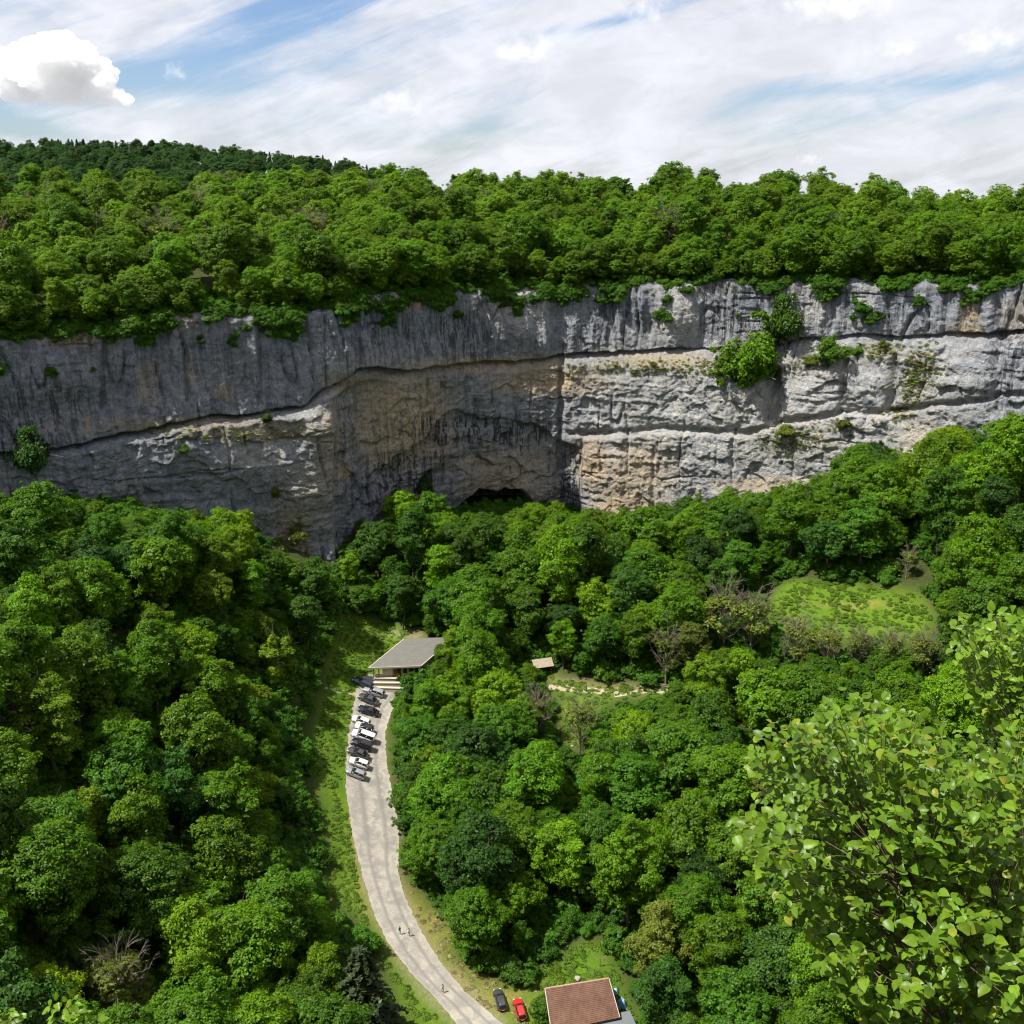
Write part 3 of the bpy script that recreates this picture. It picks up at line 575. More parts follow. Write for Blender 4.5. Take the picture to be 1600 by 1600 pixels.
def trunk_mesh(name, seed, h, r, spread, nl=9, z0=0.3, mat=None):
    rng = np.random.default_rng(seed); q = QB(); z = np.linspace(-1.2, h, 7)
    path = np.column_stack([np.cumsum(rng.normal(0, .12, 7)), np.cumsum(rng.normal(0, .12, 7)), z]); path[:2, :2] = 0
    q.tube(path, np.linspace(r * 1.25, r * 0.25, 7), 7)
    for k in range(nl):
        t = rng.uniform(z0, 0.92); zz = t * h; b = np.array([np.interp(zz, z, path[:, 0]), np.interp(zz, z, path[:, 1]), zz]); an = k * 2.4 + rng.uniform(-.4, .4)
        L = spread * rng.uniform(0.6, 1.0) * (1.05 - 0.45 * t); dr = np.array([math.cos(an), math.sin(an), rng.uniform(0.35, 0.9)])
        p1 = b + dr * L * 0.5 + rng.normal(0, .15, 3); p2 = b + dr * L * [1, 1, 1.15] + rng.normal(0, .25, 3)
        q.tube([b, p1, p2], [r * 0.42 * (1.1 - t), r * 0.25 * (1.1 - t), 0.03], 5)
        for _ in range(3):
            s = rng.uniform(0.4, 0.95); o = p1 + (p2 - p1) * s; q.tube([o, o + rng.normal(0, .8, 3) * [1, 1, .6] + [0, 0, .6]], [r * .12, 0.02], 4)
    return q.mesh(name, mat or M_BARK)
# (rad, centre height, clumps, leaves, leaf size, trunk height, trunk radius)
SPEC = [((4.6, 4.5, 5.8), 8.0, 420, 24000, .145, 11.5, .26), ((5.0, 4.7, 5.4), 7.8, 440, 25000, .145, 11, .30), ((3.8, 4.0, 6.8), 9.0, 400, 23000, .14, 13.5, .24), ((4.8, 5.1, 6.2), 8.4, 460, 26000, .15, 12, .30),
        ((3.2, 3.2, 6.9), 9.2, 340, 20000, .135, 14, .20), ((4.4, 4.6, 5.5), 7.8, 330, 19000, .17, 11, .26), ((4.1, 4.1, 6.4), 8.6, 460, 25000, .13, 12.5, .24)]
CROWN = [crown_mesh('crown', 100 + i, s[0], s[1], s[2], s[3], s[4], gaps=(0.12 if i in (2, 5) else 0.0)) for i, s in enumerate(SPEC)]
TRUNK = [trunk_mesh('trunk', 200 + i, s[5], s[6], s[0][0] * .75) for i, s in enumerate(SPEC)]
TOPZ = [s[1] + s[0][2] for s in SPEC]
# wispy half-dead tree: bare twigs and a few leaves
def bare_mesh(name, seed, h=10.5, spread=3.6, n=26):
    rng = np.random.default_rng(seed); q = QB(); q.tube([(0, 0, -1), (0.1, 0, h * .35), (0.2, 0.1, h * .7), (0.1, .2, h * .92)], [.22, .16, .09, .03], 6)
    for k in range(n):
        t = 0.18 + 0.75 * k / n; an = k * 2.4; b = np.array([0.1, 0.05, t * h]); L = spread * (1.15 - 0.75 * t) * rng.uniform(.8, 1.15)
        dr = np.array([math.cos(an), math.sin(an), rng.uniform(.8, 1.5)]); m1 = b + dr * L * .5; e = b + dr * L * [1, 1, 1.25] + rng.normal(0, .2, 3)
        q.tube([b, m1, e], [.075, .045, .015], 4)
        for u in range(7):
            s = rng.uniform(.25, 1); o = b + (e - b) * s; d2 = unit(dr + rng.normal(0, .6, 3)) * rng.uniform(.7, 1.7); q.tube([o, o + d2 * .6 + [0, 0, .1], o + d2], [.035, .025, .012], 3)
            for w_ in range(3): o2 = o + d2 * rng.uniform(.3, 1); q.tube([o2, o2 + unit(d2 + rng.normal(0, .5, 3)) * rng.uniform(.3, .8)], [.02, .01], 3)
    return q.mesh(name, M_TWIG)
BARE = [bare_mesh('branches', 300 + i) for i in range(3)]
THIN = [crown_mesh('leaves', 320 + i, (3.0, 3.0, 4.0), 6.2, 46, 1900, .22, (0.5, 1.0), -0.7, hollow=.45, fill=0.0) for i in range(2)]
# spruce: whorls of drooping branches
def spruce_mesh(name, seed, h=13.0, rb=2.9, n=5200):
    rng = np.random.default_rng(seed); P, N, S = [], [], []; q = QB()
    q.tube([(0, 0, -1), (0, 0, h * .5), (0, 0, h)], [.24, .14, .02], 6)
    lv = 30
    for k in range(lv):
        t = k / lv; z = 0.9 + t * (h - 1.0); rr_ = rb * (1 - t) ** 0.85 + 0.15; nb = int(11 - 5 * t)
        for b in range(nb):
            an = b * 6.283 / nb + k * 1.1 + rng.uniform(-.2, .2); L = rr_ * rng.uniform(.75, 1.12); m_ = int(n / lv / nb)
            s = rng.uniform(0.12, 1.0, m_); rd_ = np.array([math.cos(an), math.sin(an)]); sd = np.array([-rd_[1], rd_[0]])
            wd = (0.35 * (1 - s * .7))[:, None] * rng.normal(0, .6, (m_, 1)) * L * .5
            xy = rd_ * (s * L)[:, None] + sd * wd; zz = z - 0.38 * L * s ** 1.5 + rng.normal(0, .07, m_)
            P.append(np.column_stack([xy, zz])); N.append(unit(np.column_stack([np.tile(rd_ * .5, (m_, 1)), np.ones(m_)]) + rng.normal(size=(m_, 3)) * .45)); S.append(rng.uniform(.14, .3, m_))
    v, f = leaf_quads(np.concatenate(P), np.concatenate(N), np.concatenate(S), rng, 0.3, 0.42)
    return mk_mesh(name, v, f, [M_NEEDLE]), q.mesh('trunk', M_BARK)
SPRUCE = [spruce_mesh('crown', 400 + i) for i in range(3)]
# bush and ivy column
BUSH = [crown_mesh('foliage', 500 + i, (1.5, 1.4, 1.15), 1.05, 90, 4200, .10, (.2, .42), -0.75) for i in range(3)]
IVY = crown_mesh('foliage', 530, (1.35, 1.25, 7.2), 7.2, 120, 7500, .2, (.5, .9), -0.98, fill=.1)
BSTEM = trunk_mesh('stem', 540, 1.5, .07, 1.0, 6, 0.1)

TONE = {'dark green': (.029, .066, .010), 'deep green': (.042, .091, .009), 'mid green': (.060, .116, .009), 'bright green': (.078, .142, .010), 'yellowish green': (.094, .146, .011), 'olive green': (.085, .108, .020)}
trees_made = []
def place_tree(x, y, z, s, var, tone, place, group, rotz, hs=1.0, name='broadleaf_tree', kind=None, size=None):
    size = size or ('small' if s < 0.62 else 'tall' if s > 1.08 else 'medium-sized')
    shp = ('round', 'broad', 'open', 'spreading', 'slender', 'loose', 'dense')[var]; t = thing(name, f'{size} {tone} tree, {shp} crown, {place}', 'tree', (x, y, z), rotz, group, (s, s, s * hs))
    obj('trunk', TRUNK[var], t)
    c = obj('crown', CROWN[var], t); c.color = (*TONE[tone], 1); trees_made.append(t); return t
def place_bare(x, y, z, s, k, rotz, label, group=None, leafy=True, tone='olive green'):
    t = thing('bare_tree', label, 'tree', (x, y, z), rotz, group, s); obj('branches', BARE[k % 3], t)
    if leafy: c = obj('leaves', THIN[k % 2], t); c.color = (*TONE[tone], 1)
    return t
def place_spruce(x, y, z, s, k, label, group=None):
    t = thing('spruce_tree', label, 'tree', (x, y, z), k * 1.3, group, s); obj('crown', SPRUCE[k % 3][0], t); obj('trunk', SPRUCE[k % 3][1], t); return t
def place_bush(x, y, z, s, k, tone, label, group=None, name='bush', hs=1.0):
    t = thing(name, label, 'bush', (x, y, z), k * 1.9, group, (s, s, s * hs)); c = obj('foliage', BUSH[k % 3], t); c.color = (*TONE[tone], 1); obj('stem', BSTEM, t); return t

# ------------------------------------------------------------------ where trees stand
rng = np.random.default_rng(42)
clear_polys = [CLIFF_CLEAR] + list(OPEN.values())
ringa = np.linspace(0, 2 * math.pi, 14, endpoint=False)
def crown_px(x, y, z, s, var, hs=1.0):
    rad, cz = SPEC[var][0], SPEC[var][1]
    cx, cyy, dep = project(np.array([x, y, z + cz * s * hs])); k = FPX / dep
    return cx, cyy, k * s * rad[0], k * s * (rad[2] * hs * 0.85 + rad[0] * 0.25), dep
def gz_fast(x, y):
    return GZ[np.clip(np.round((y - gy[0]) / 1.15).astype(int), 0, GZ.shape[0] - 1), np.clip(np.round((x - gx[0]) / 1.15).astype(int), 0, GZ.shape[1] - 1)]
def shades(x, y, z, s, var, hs):
    """does the crown's shadow reach ground that lies in the sun in the photo?"""
    rad, cz = SPEC[var][0], SPEC[var][1]; X, Y, Z = [], [], []
    for f, k in ((-.55, .85), (0, 1.1), (.6, .85), (1.0, .3)): X.append(x + np.cos(ringa) * rad[0] * s * k); Y.append(y + np.sin(ringa) * rad[0] * s * k); Z.append(np.full(len(ringa), z + (cz + f * rad[2]) * s * hs))
    X, Y, Z = map(np.concatenate, (X, Y, Z)); t = np.arange(0, 46, 1.0)[None]; PX_, PY_, PZ_ = X[:, None] - sdir.x * t, Y[:, None] - sdir.y * t, Z[:, None] - sdir.z * t
    below = PZ_ < gz_fast(PX_, PY_); k = np.argmax(below, 1); r_ = np.arange(len(X)); a, b, _ = project(np.stack([PX_[r_, k], PY_[r_, k], PZ_[r_, k]], -1))
    return any(in_poly(a, b, p).any() for p in SUNNY)
def blocked(x, y, z, s, var, hs, shrink=0.86, polys=None):
    cx, cyy, rx, ry, dep = crown_px(x, y, z, s, var, hs)
    X = np.concatenate([[cx], cx + np.cos(ringa) * rx * shrink, cx + np.cos(ringa) * rx * .5]); Y = np.concatenate([[cyy], cyy + np.sin(ringa) * ry * shrink, cyy + np.sin(ringa) * ry * .5])
    if in_poly(X, Y, CLIFF_CLEAR).any(): return True
    X2 = cx + (X - cx) * 1.22 / shrink; Y2 = cyy + (Y - cyy) * 1.22 / shrink
    if any(in_poly(X[:1], Y[:1], p).any() or in_poly(X[15:], Y[15:], p).any() for p in CENTER_CLEAR): return True
    return any(in_poly(X2, Y2, p).any() for p in clear_polys[1:])
CENTER_CLEAR = [[(1090, 935), (1200, 965), (1450, 985), (1450, 1020), (1090, 1020)], [(110, 1475), (270, 1475), (270, 1560), (110, 1560)], [(525, 1470), (615, 1470), (630, 1600), (525, 1600)], [(885, 1090), (930, 1090), (930, 1160), (885, 1160)]]    # bare trees and the conifer show here
cand = []       # x, y, z, s, var, hs, zone
def tone_at(px, py, r):
    if px < 520: w_ = [.10, .24, .36, .22, .07, .01]
    elif py < 470: w_ = [.08, .18, .32, .26, .12, .04]
    elif px > 1000 and py < 900: w_ = [.14, .36, .34, .13, .02, .01]
    else: w_ = [.12, .28, .36, .18, .05, .01]
    return list(TONE)[int(np.searchsorted(np.cumsum(w_), r * .999))]
placed = np.zeros((0, 3))
# hand-placed trees that give the photo its layout: pixel of crown centre's ground foot, scale, variant, tone
KEY = [(180, 1596, .8, 6, 'olive green'), (225, 1600, .6, 5, 'olive green'), (655, 1215, 1.05, 0, 'deep green'), (742, 1500, 1.02, 3, 'mid green'), (680, 1390, 1.05, 1, 'mid green'), (760, 1330, 1.25, 3, 'deep green'), (860, 1375, 1.0, 0, 'mid green'), (780, 1210, 1.15, 1, 'deep green'),
       (480, 1030, 1.0, 4, 'dark green'), (500, 960, .95, 2, 'deep green'), (70, 890, 1.25, 3, 'mid green'), (630, 985, .95, 4, 'dark green'), (565, 962, .6, 0, 'deep green'), (700, 1000, 1.1, 3, 'deep green'),
       (745, 960, .95, 1, 'mid green'), (850, 955, 1.1, 3, 'mid green'), (925, 1010, 1.1, 2, 'yellowish green'), (880, 1045, .8, 4, 'bright green'), (985, 1055, 1.0, 4, 'mid green'), (1075, 1068, .95, 4, 'olive green'), (1375, 800, 1.1, 0, 'dark green'), (1420, 790, 1.0, 5, 'bright green'),
       (846, 1604, .40, 0, 'deep green'), (455, 928, .62, 2, 'mid green'), (428, 918, .66, 0, 'deep green'), (484, 938, .56, 4, 'mid green'), (445, 905, .45, 6, 'deep green'), (960, 1400, .62, 5, 'bright green'), (1010, 1400, .8, 2, 'mid green'), (985, 1260, 1.05, 2, 'deep green'), (1100, 1200, 1.15, 3, 'deep green'), (1290, 900, 1.0, 1, 'dark green'), (1170, 880, 1.0, 3, 'mid green')]
for px, py, s, var, tn in KEY:
    s = s * 1.15
    p = hit(px, py); cand.append((p[0], p[1], p[2], s, var, 1.0, 'valley', tn)); placed = np.vstack([placed, [p[0], p[1], s * 4.3]])
def scatter_valley(nt_, smin, smax, dist, shrink):
    global placed
    pts = np.column_stack([rng.uniform(-190, 215, nt_), rng.uniform(84, 318, nt_)])
    zz = gz(pts[:, 0], pts[:, 1]); px, py, dep = project(np.column_stack([pts, zz + 6]))
    ok = (px > -90) & (px < 1690) & (py < 1700) & (py > 600)
    # in front of the wall only
    for i_ in np.nonzero(ok)[0]:
        x, y = pts[i_]; s = rng.uniform(smin, smax); var = int(rng.integers(0, 7)); hs = rng.uniform(.9, 1.22)
        dd = plan - [x, y]; kk = np.argmin((dd ** 2).sum(1)); side = -(dd[kk] @ nrm[kk])
        if side < 1.5: continue
        d = np.hypot(placed[:, 0] - x, placed[:, 1] - y)
        if (d < (placed[:, 2] + s * 4.3) * dist).any(): continue
        if blocked(x, y, zz[i_], s, var, hs, shrink) or shades(x, y, zz[i_], s, var, hs): continue
        cand.append((x, y, float(zz[i_]), s, var, hs, 'valley', None)); placed = np.vstack([placed, [x, y, s * 4.3]])
scatter_valley(6500, 1.25, 1.7, .62, .80)
scatter_valley(6500, .85, 1.2, .58, .80)
scatter_valley(6500, .45, .8, .62, .85)
nval = len(cand)
# plateau
pl = np.zeros((0, 3))
for i_ in range(10000):
    thd = rng.uniform(-31, 31); wq = rng.uniform(0.0, 1.0) ** 1.15 * 190 + 0.2; R0_ = np.interp(thd, rimT, rimR); r = R0_ + wq
    if r > 470: continue
    s = rng.choice([rng.uniform(.9, 1.3), rng.uniform(1.2, 1.75)]) if wq > 9 else rng.uniform(.6, 1.25)
    x, y = r * math.sin(R(thd)), r * math.cos(R(thd)); d = np.hypot(pl[:, 0] - x, pl[:, 1] - y)
    if (d < (pl[:, 2] + s * 4.3) * .64).any(): continue
    cand.append((x, y, float(plat_z(thd, r)) - .3, s, int(rng.integers(0, 7)), rng.uniform(.8, 1.1), 'plateau', None)); pl = np.vstack([pl, [x, y, s * 4.3]])
for thd in np.arange(-31, 31, .72):
    thd += rng.uniform(-.3, .3); wq = rng.uniform(.2, 4.0); r = np.interp(thd, rimT, rimR) + wq; x, y = r * math.sin(R(thd)), r * math.cos(R(thd)); s = rng.choice([rng.uniform(.5, .8), rng.uniform(.9, 1.4)])
    if rng.uniform() < .2: continue
    cand.append((x, y, float(plat_z(thd, r)) - .8 - 1.5 * s, s, int(rng.integers(0, 7)), rng.uniform(.8, 1.0), 'plateau', None))
# the tall tree that breaks the skyline
thd = math.degrees(math.atan((735 - 800) / FPX / CP)); r = 432; cand.append((r * math.sin(R(thd)), r * math.cos(R(thd)), float(plat_z(thd, r)), 1.35, 3, 1.1, 'plateau', 'deep green'))
# wooded hill
far = np.zeros((0, 2))
for i_ in range(5200):
    thd = rng.uniform(-30, -3.5); r = rng.uniform(600, 1000)
    x, y = r * math.sin(R(thd)), r * math.cos(R(thd))
    if len(far) and (np.hypot(far[:, 0] - x, far[:, 1] - y) < 8.5).any(): continue
    cand.append((x, y, float(plat_z(thd, r)) - .5, rng.uniform(1.0, 1.4), int(rng.integers(0, 7)), rng.uniform(.8, 1.0), 'hill', None)); far = np.vstack([far, [x, y]])
# which of them show, and how large: front-to-back cover on a coarse grid
grid = np.zeros((400, 400), bool); vis = np.zeros(len(cand)); deps = np.array([crown_px(*c[:6])[4] for c in cand])
for i_ in np.argsort(deps):
    cx, cyy, rx, ry, dep = crown_px(*cand[i_][:6]); x0, x1 = int(max((cx - rx) / 4, 0)), int(min((cx + rx) / 4 + 1, 400)); y0, y1 = int(max((cyy - ry) / 4, 0)), int(min((cyy + ry) / 4 + 1, 400))
    if x1 <= x0 or y1 <= y0: continue
    yy, xx = np.mgrid[y0:y1, x0:x1]; mk = ((xx * 4 + 2 - cx) / (rx * .95)) ** 2 + ((yy * 4 + 2 - cyy) / (ry * .95)) ** 2 < 1
    sub = grid[y0:y1, x0:x1]; vis[i_] = (mk & ~sub).sum(); sub |= mk
keep = [i_ for i_ in np.argsort(-vis) if vis[i_] >= 3]
iskey = set(range(len(KEY)))
single = [i_ for i_ in keep if cand[i_][6] == 'valley'][:292]; single = sorted(set(single) | iskey)
rest = [i_ for i_ in keep if i_ not in set(single)]
print('TREES cand', len(cand), 'valley', nval, 'visible', len(keep), 'single', len(single), 'rest', len(rest))
LAND = [('beside the pale gravel road', (590, 1350), None)]
rc_w = np.column_stack([road_c, gz(road_c[:, 0], road_c[:, 1])])
def place_words(x, y, px, py):
    d = np.hypot(road_c[:, 0] - x, road_c[:, 1] - y).min(); onleft = px < np.interp(py, [960, 1060, 1210, 1350, 1480, 1600], [600, 575, 545, 560, 620, 740])
    if py > 1490 and abs(px - 900) < 160: return 'around the house with the brown tiled roof'
    if d < 17: return 'on the grassy bank uphill of the parked cars' if onleft and py < 1240 else 'on the uphill verge of the gravel road' if onleft else 'on the downhill side of the gravel road'
    if onleft:
        return 'on the wooded slope under the shaded cliff' if py < 1050 else 'on the wooded slope above the gravel road' if py < 1350 else 'low on the slope, beneath the viewpoint'
    if px > 1130 and py < 800: return 'at the foot of the sunlit cliff'
    if px > 1130 and py < 1000: return 'around the small green meadow'
    if py < 900: return 'in front of the cave alcove' if px < 930 else 'at the foot of the sunlit cliff'
    if py < 1130: return 'around the clearing with the wooden shelter' if px < 1130 else 'below the small green meadow'
    return 'in the wood between road and meadow' if px < 1130 else 'behind the lime shrub of the viewpoint'
for i_ in single:
    x, y, z, s, var, hs, zone, tn = cand[i_]; cx, cyy, rx, ry, dep = crown_px(x, y, z, s, var, hs)
    tn = tn or tone_at(cx, cyy, rng.uniform()); pw = place_words(x, y, cx, cyy)
    place_tree(x, y, z - .1, s, var, tn, pw, 'leafy trees ' + pw, rng.uniform(0, 6.28), hs)

# ------------------------------------------------------------------ the rest of the wood: one mass
def scatter_gn(name, pts, scales, rots, idx, sources, label, hss=None, color=None):
    me = mk_mesh(name, np.asarray(pts), np.zeros((0, 3), np.int32)) if False else bpy.data.meshes.new(name)
    me.from_pydata([tuple(p) for p in pts], [], [])
    for k, v, ty in (('s', scales, 'FLOAT'), ('rz', rots, 'FLOAT'), ('idx', idx, 'INT')):
        a = me.attributes.new(k, ty, 'POINT'); a.data.foreach_set('value', np.asarray(v, np.float32 if ty == 'FLOAT' else np.int32))
    o = obj(name, me); o['kind'] = 'stuff'; o['label'] = label
    if color: o.color = (*color, 1)
    ng = bpy.data.node_groups.new(name + '_scatter', 'GeometryNodeTree'); ng.interface.new_socket('Geometry', in_out='INPUT', socket_type='NodeSocketGeometry'); ng.interface.new_socket('Geometry', in_out='OUTPUT', socket_type='NodeSocketGeometry')
    n = ng.nodes; l = ng.links; gi = n.new('NodeGroupInput'); go = n.new('NodeGroupOutput'); iop = n.new('GeometryNodeInstanceOnPoints'); jn = n.new('GeometryNodeGeometryToInstance')
    for so in sources:
        oi = n.new('GeometryNodeObjectInfo'); oi.transform_space = 'ORIGINAL'; oi.inputs['Object'].default_value = so; oi.inputs['As Instance'].default_value = False
        gti = n.new('GeometryNodeGeometryToInstance'); l.new(oi.outputs['Geometry'], gti.inputs[0])
        jj_ = n.get('joinall') or n.new('GeometryNodeJoinGeometry'); jj_.name = 'joinall'; l.new(gti.outputs[0], jj_.inputs[0])
    n.remove(jn)
    def na(k, ty): a = n.new('GeometryNodeInputNamedAttribute'); a.data_type = ty; a.inputs['Name'].default_value = k; return a.outputs['Attribute']
    cx = n.new('ShaderNodeCombineXYZ'); l.new(na('rz', 'FLOAT'), cx.inputs[2]); er = n.new('FunctionNodeEulerToRotation'); l.new(cx.outputs[0], er.inputs[0])
    iop.inputs['Pick Instance'].default_value = True
    l.new(gi.outputs[0], iop.inputs['Points']); l.new(n['joinall'].outputs[0], iop.inputs['Instance']); l.new(na('idx', 'INT'), iop.inputs['Instance Index']); l.new(er.outputs[0], iop.inputs['Rotation']); l.new(na('s', 'FLOAT'), iop.inputs['Scale'])
    l.new(iop.outputs[0], go.inputs[0])
    md = o.modifiers.new('scatter', 'NODES'); md.node_group = ng; return o
src = []
for v_ in range(7):
    src.append(next(c for t in trees_made for c in t.children if c.data == CROWN[v_]))
def forest(name, ids, label, color):
    scatter_gn(name, [cand[i_][:3] for i_ in ids], [cand[i_][3] for i_ in ids], rng.uniform(0, 6.28, len(ids)), [cand[i_][4] for i_ in ids], src, label, color=color)
forest('forest', [i_ for i_ in rest if cand[i_][6] != 'hill'], 'leafy woodland covering the plateau and gaps of the valley', (.064, .116, .009))
forest('hill_forest', [i_ for i_ in rest if cand[i_][6] == 'hill'], 'woodland on the far hill, tinted dark for haze and shade', (.024, .056, .014))  # darker, bluer leaf colour paints in distance haze and shade
#@@DETAILS
# ------------------------------------------------------------------ undergrowth, rim shrubs, grass tufts
bsrc_t = [place_bush(*on_cliff(413, 655, .4), 1.15, 0, 'dark green', 'small dark green bush on the shaded ledge of the grey cliff'),
          place_bush(*on_cliff(1302, 562, .6), 3.2, 1, 'deep green', 'rounded deep green bush on the sunlit ledge next to the big ledge thicket'),
          place_bush(*on_cliff(45, 740, .8), 3.0, 2, 'dark green', 'large dark shrub clinging to the shaded cliff above the wooded slope', hs=1.7)]
bsrc = [next(c for c in t.children if c.data == BUSH[k]) for k, t in enumerate(bsrc_t)]
LEDGE_T = [(1190, 585, 5.6, 0, 'mid green', 'big leafy thicket on the sunlit ledge below the rim', 1.45), (1140, 575, 3.0, 1, 'bright green', 'bright green bush at the edge of the big ledge thicket', 1.0), (1222, 530, 3.6, 2, 'deep green', 'upright bush climbing from the big ledge thicket to the rim', 1.7),
           (1345, 548, 1.3, 0, 'mid green', 'low green bush on the sunlit ledge beside dry grass', 1.0), (1382, 540, 1.0, 1, 'olive green', 'olive green bush tucked under the upper band of the sunlit cliff', 1.2), (1238, 668, 1.7, 2, 'olive green', 'olive green bush over the vertical cleft of the sunlit cliff', .9),
           (1335, 655, 1.3, 0, 'olive green', 'yellowish bush on the lower ledge of the sunlit cliff', .9), (1270, 565, 1.5, 2, 'olive green', 'grassy bush between two green bushes of the sunlit ledge', .8), (316, 535, .9, 1, 'dark green', 'dark tuft hanging below the rim of the shaded cliff', 1.0),
           (283, 695, 1.0, 2, 'dark green', 'dark tuft on the lower band of the shaded cliff', 1.0), (424, 765, 1.0, 0, 'olive green', 'slender light green shrub on the buttress top', 1.9), (455, 830, 1.9, 1, 'olive green', 'ochre green shrub hanging on the buttress corner', 1.1), (430, 850, 1.8, 2, 'olive green', 'straggling shrub low on the buttress corner', 1.2),
           (432, 880, 2.0, 0, 'deep green', 'leafy bush at the foot of the buttress', 1.2), (458, 893, 1.7, 1, 'mid green', 'second leafy bush against the buttress foot', 1.2), (482, 892, 1.6, 2, 'deep green', 'dark bush at the corner of the buttress foot', 1.2), (668, 775, 2.3, 0, 'dark green', 'dark shrub on the rock step beside the cave', 1.6), (620, 800, 2.6, 1, 'dark green', 'broad dark shrub in the shaded alcove', 1.5), (560, 850, 2.4, 2, 'dark green', 'dark shrub in the shadow of the buttress', 1.5), (1025, 565, .8, 1, 'olive green', 'low tuft on the ledge of the sunlit cliff', .7), (965, 568, .7, 0, 'olive green', 'small tuft on the ledge near the cliff joint', .7)]
for k, (px, py, s, v_, tn, lb, hs) in enumerate(LEDGE_T):
    p = on_cliff(px, py, .3); place_bush(p[0], p[1], p[2] - s * .6, s, v_, tn, lb, hs=hs, name='ledge_bush')
P, S_, I_ = [], [], []
n_ = 26000; q = np.column_stack([rng.uniform(-200, 225, n_), rng.uniform(84, 325, n_)]); zq = gz(q[:, 0], q[:, 1]); px, py, dep = project(np.column_stack([q, zq + 1.2]))
opn = np.zeros(n_, bool)
for po in clear_polys[1:]: opn |= in_poly(px, py, po)
opn |= in_poly(px, py, CLIFF_CLEAR)
for up_ in (0.0, 3.2):
    px2, py2, _ = project(np.column_stack([q, zq + up_]))
    for po in clear_polys[1:]:
        for dx_ in (-14, 0, 14): opn |= in_poly(px2 + dx_, py2, po)
okk = (px > -60) & (px < 1660) & (py < 1660) & ~opn
for i_ in np.nonzero(okk)[0][:9000]: P.append((q[i_, 0], q[i_, 1], zq[i_] - .2)); S_.append(rng.uniform(.8, 1.9)); I_.append(int(rng.integers(0, 3)))
for i_ in range(1500):
    thd = rng.uniform(-31, 31); wq = rng.uniform(0, 1) ** 1.4 * 18 - .2; r = np.interp(thd, rimT, rimR) + wq; P.append((r * math.sin(R(thd)), r * math.cos(R(thd)), float(plat_z(thd, max(r, np.interp(thd, rimT, rimR)))) - .5 - (0.5 if wq < 0 else 0))); S_.append(rng.uniform(.5, 1.5)); I_.append(int(rng.integers(0, 3)))
for i_ in range(9000):
    u_ = int(rng.integers(60, NU - 60)); t_ = rng.uniform(0, 1) ** 2.0 * .13; nn_ = float(NZ.fbm(arc[u_] * .09, t_ * 14, 4.0, o=3))
    if nn_ < .10 + t_ * 4.5: continue
    v_ = int((1 - t_) * (NV - 1)); p_ = V[u_, v_]; P.append((p_[0], p_[1], p_[2] - .7)); S_.append(rng.uniform(.5, 1.25)); I_.append(int(rng.integers(0, 3)))
scatter_gn('undergrowth', P, S_, rng.uniform(0, 6.28, len(P)), I_, bsrc, 'low bushes and undergrowth filling the woods and the cliff rim', color=(.045, .100, .011))
# tufts: herb on the open grass, dry grass along the road and on the ledges
def tuft_mesh(name, seed, n, mat, h=.5, r=.35, wd=.035):
    """a low clump of grass and herb blades arching outwards"""
    g = np.random.default_rng(seed); an = g.uniform(0, 6.28, n); rr_ = r * np.sqrt(g.uniform(0, 1, n)); hh = h * (1 - .6 * (rr_ / r) ** 2) * g.uniform(.4, 1, n)
    p = np.column_stack([np.cos(an) * rr_, np.sin(an) * rr_, hh]); nn = unit(np.column_stack([np.cos(an) * .4, np.sin(an) * .4, np.ones(n)]) + g.normal(size=(n, 3)) * .35)
    v, f = leaf_quads(p, nn, wd * g.uniform(.7, 1.6, n), g, .35, .35); return mk_mesh(name, v, f, [mat])
def herb_field(name, polys, count, srcs, smin, smax, label, avoid_road=True, extra=None, zs=0.0):
    P = []
    if polys:
        n_ = count * 6; q = np.column_stack([rng.uniform(-120, 200, n_), rng.uniform(120, 300, n_)]); zq = gz(q[:, 0], q[:, 1]); px, py, dep = project(np.column_stack([q, zq])); ok = np.zeros(n_, bool)
        for po in polys: ok |= in_poly(px, py, po)
        if avoid_road: ok &= ~in_poly(px, py, ROAD_L + ROAD_R[::-1])
        q = q[ok][:count]; zq = zq[ok][:count]; P = list(map(tuple, np.column_stack([q, zq])))
    P += extra or []
    return scatter_gn(name, P, rng.uniform(smin, smax, len(P)), rng.uniform(0, 6.28, len(P)), rng.integers(0, len(srcs), len(P)), srcs, label)
def tuft_source(name, mat, seed, loc, label, cat, **kw):
    t = obj(name, tuft_mesh(name, seed, 130, mat, **kw), None, loc); tag(t, label, cat); return t
g1 = hit(520, 1180); g2 = hit(660, 1440); g3 = on_cliff(1385, 545, .3)
ts_green = tuft_source('grass_tuft', M_HERB, 700, g1, 'green grass tuft on the bank uphill of the parked cars', 'grass', h=.40, r=.75, wd=.15)
ts_dry = tuft_source('dry_grass_tuft', M_DRY, 701, g2, 'straw-coloured grass tuft on the verge inside the road bend', 'grass', h=.32, r=.7, wd=.13)
ts_ledge = tuft_source('ledge_grass_tuft', M_DRY, 702, g3, 'straw-coloured grass tuft on the sunlit ledge', 'grass', h=.45, r=.6, wd=.13)
herb_field('grass', [[(540, 958), (640, 985), (600, 1040), (560, 1060), (545, 1120), (530, 1230), (500, 1230), (490, 1150), (503, 1090), (520, 1030)], [(520, 1230), (545, 1280), (560, 1400), (600, 1500), (680, 1590), (640, 1600), (580, 1452), (516, 1400)], OPEN['house'], OPEN['clearing'], OPEN['meadow']], 14000, [ts_green], .4, 1.0, 'green grass and herbs on the open banks and meadow')
herb_field('dry_grass', [[(628, 1375), (672, 1420), (704, 1440), (712, 1495), (770, 1535), (840, 1540), (845, 1600), (800, 1600), (732, 1555), (660, 1455)]], 4500, [ts_dry], .4, .9, 'straw-coloured grass on the verge inside the road bend')
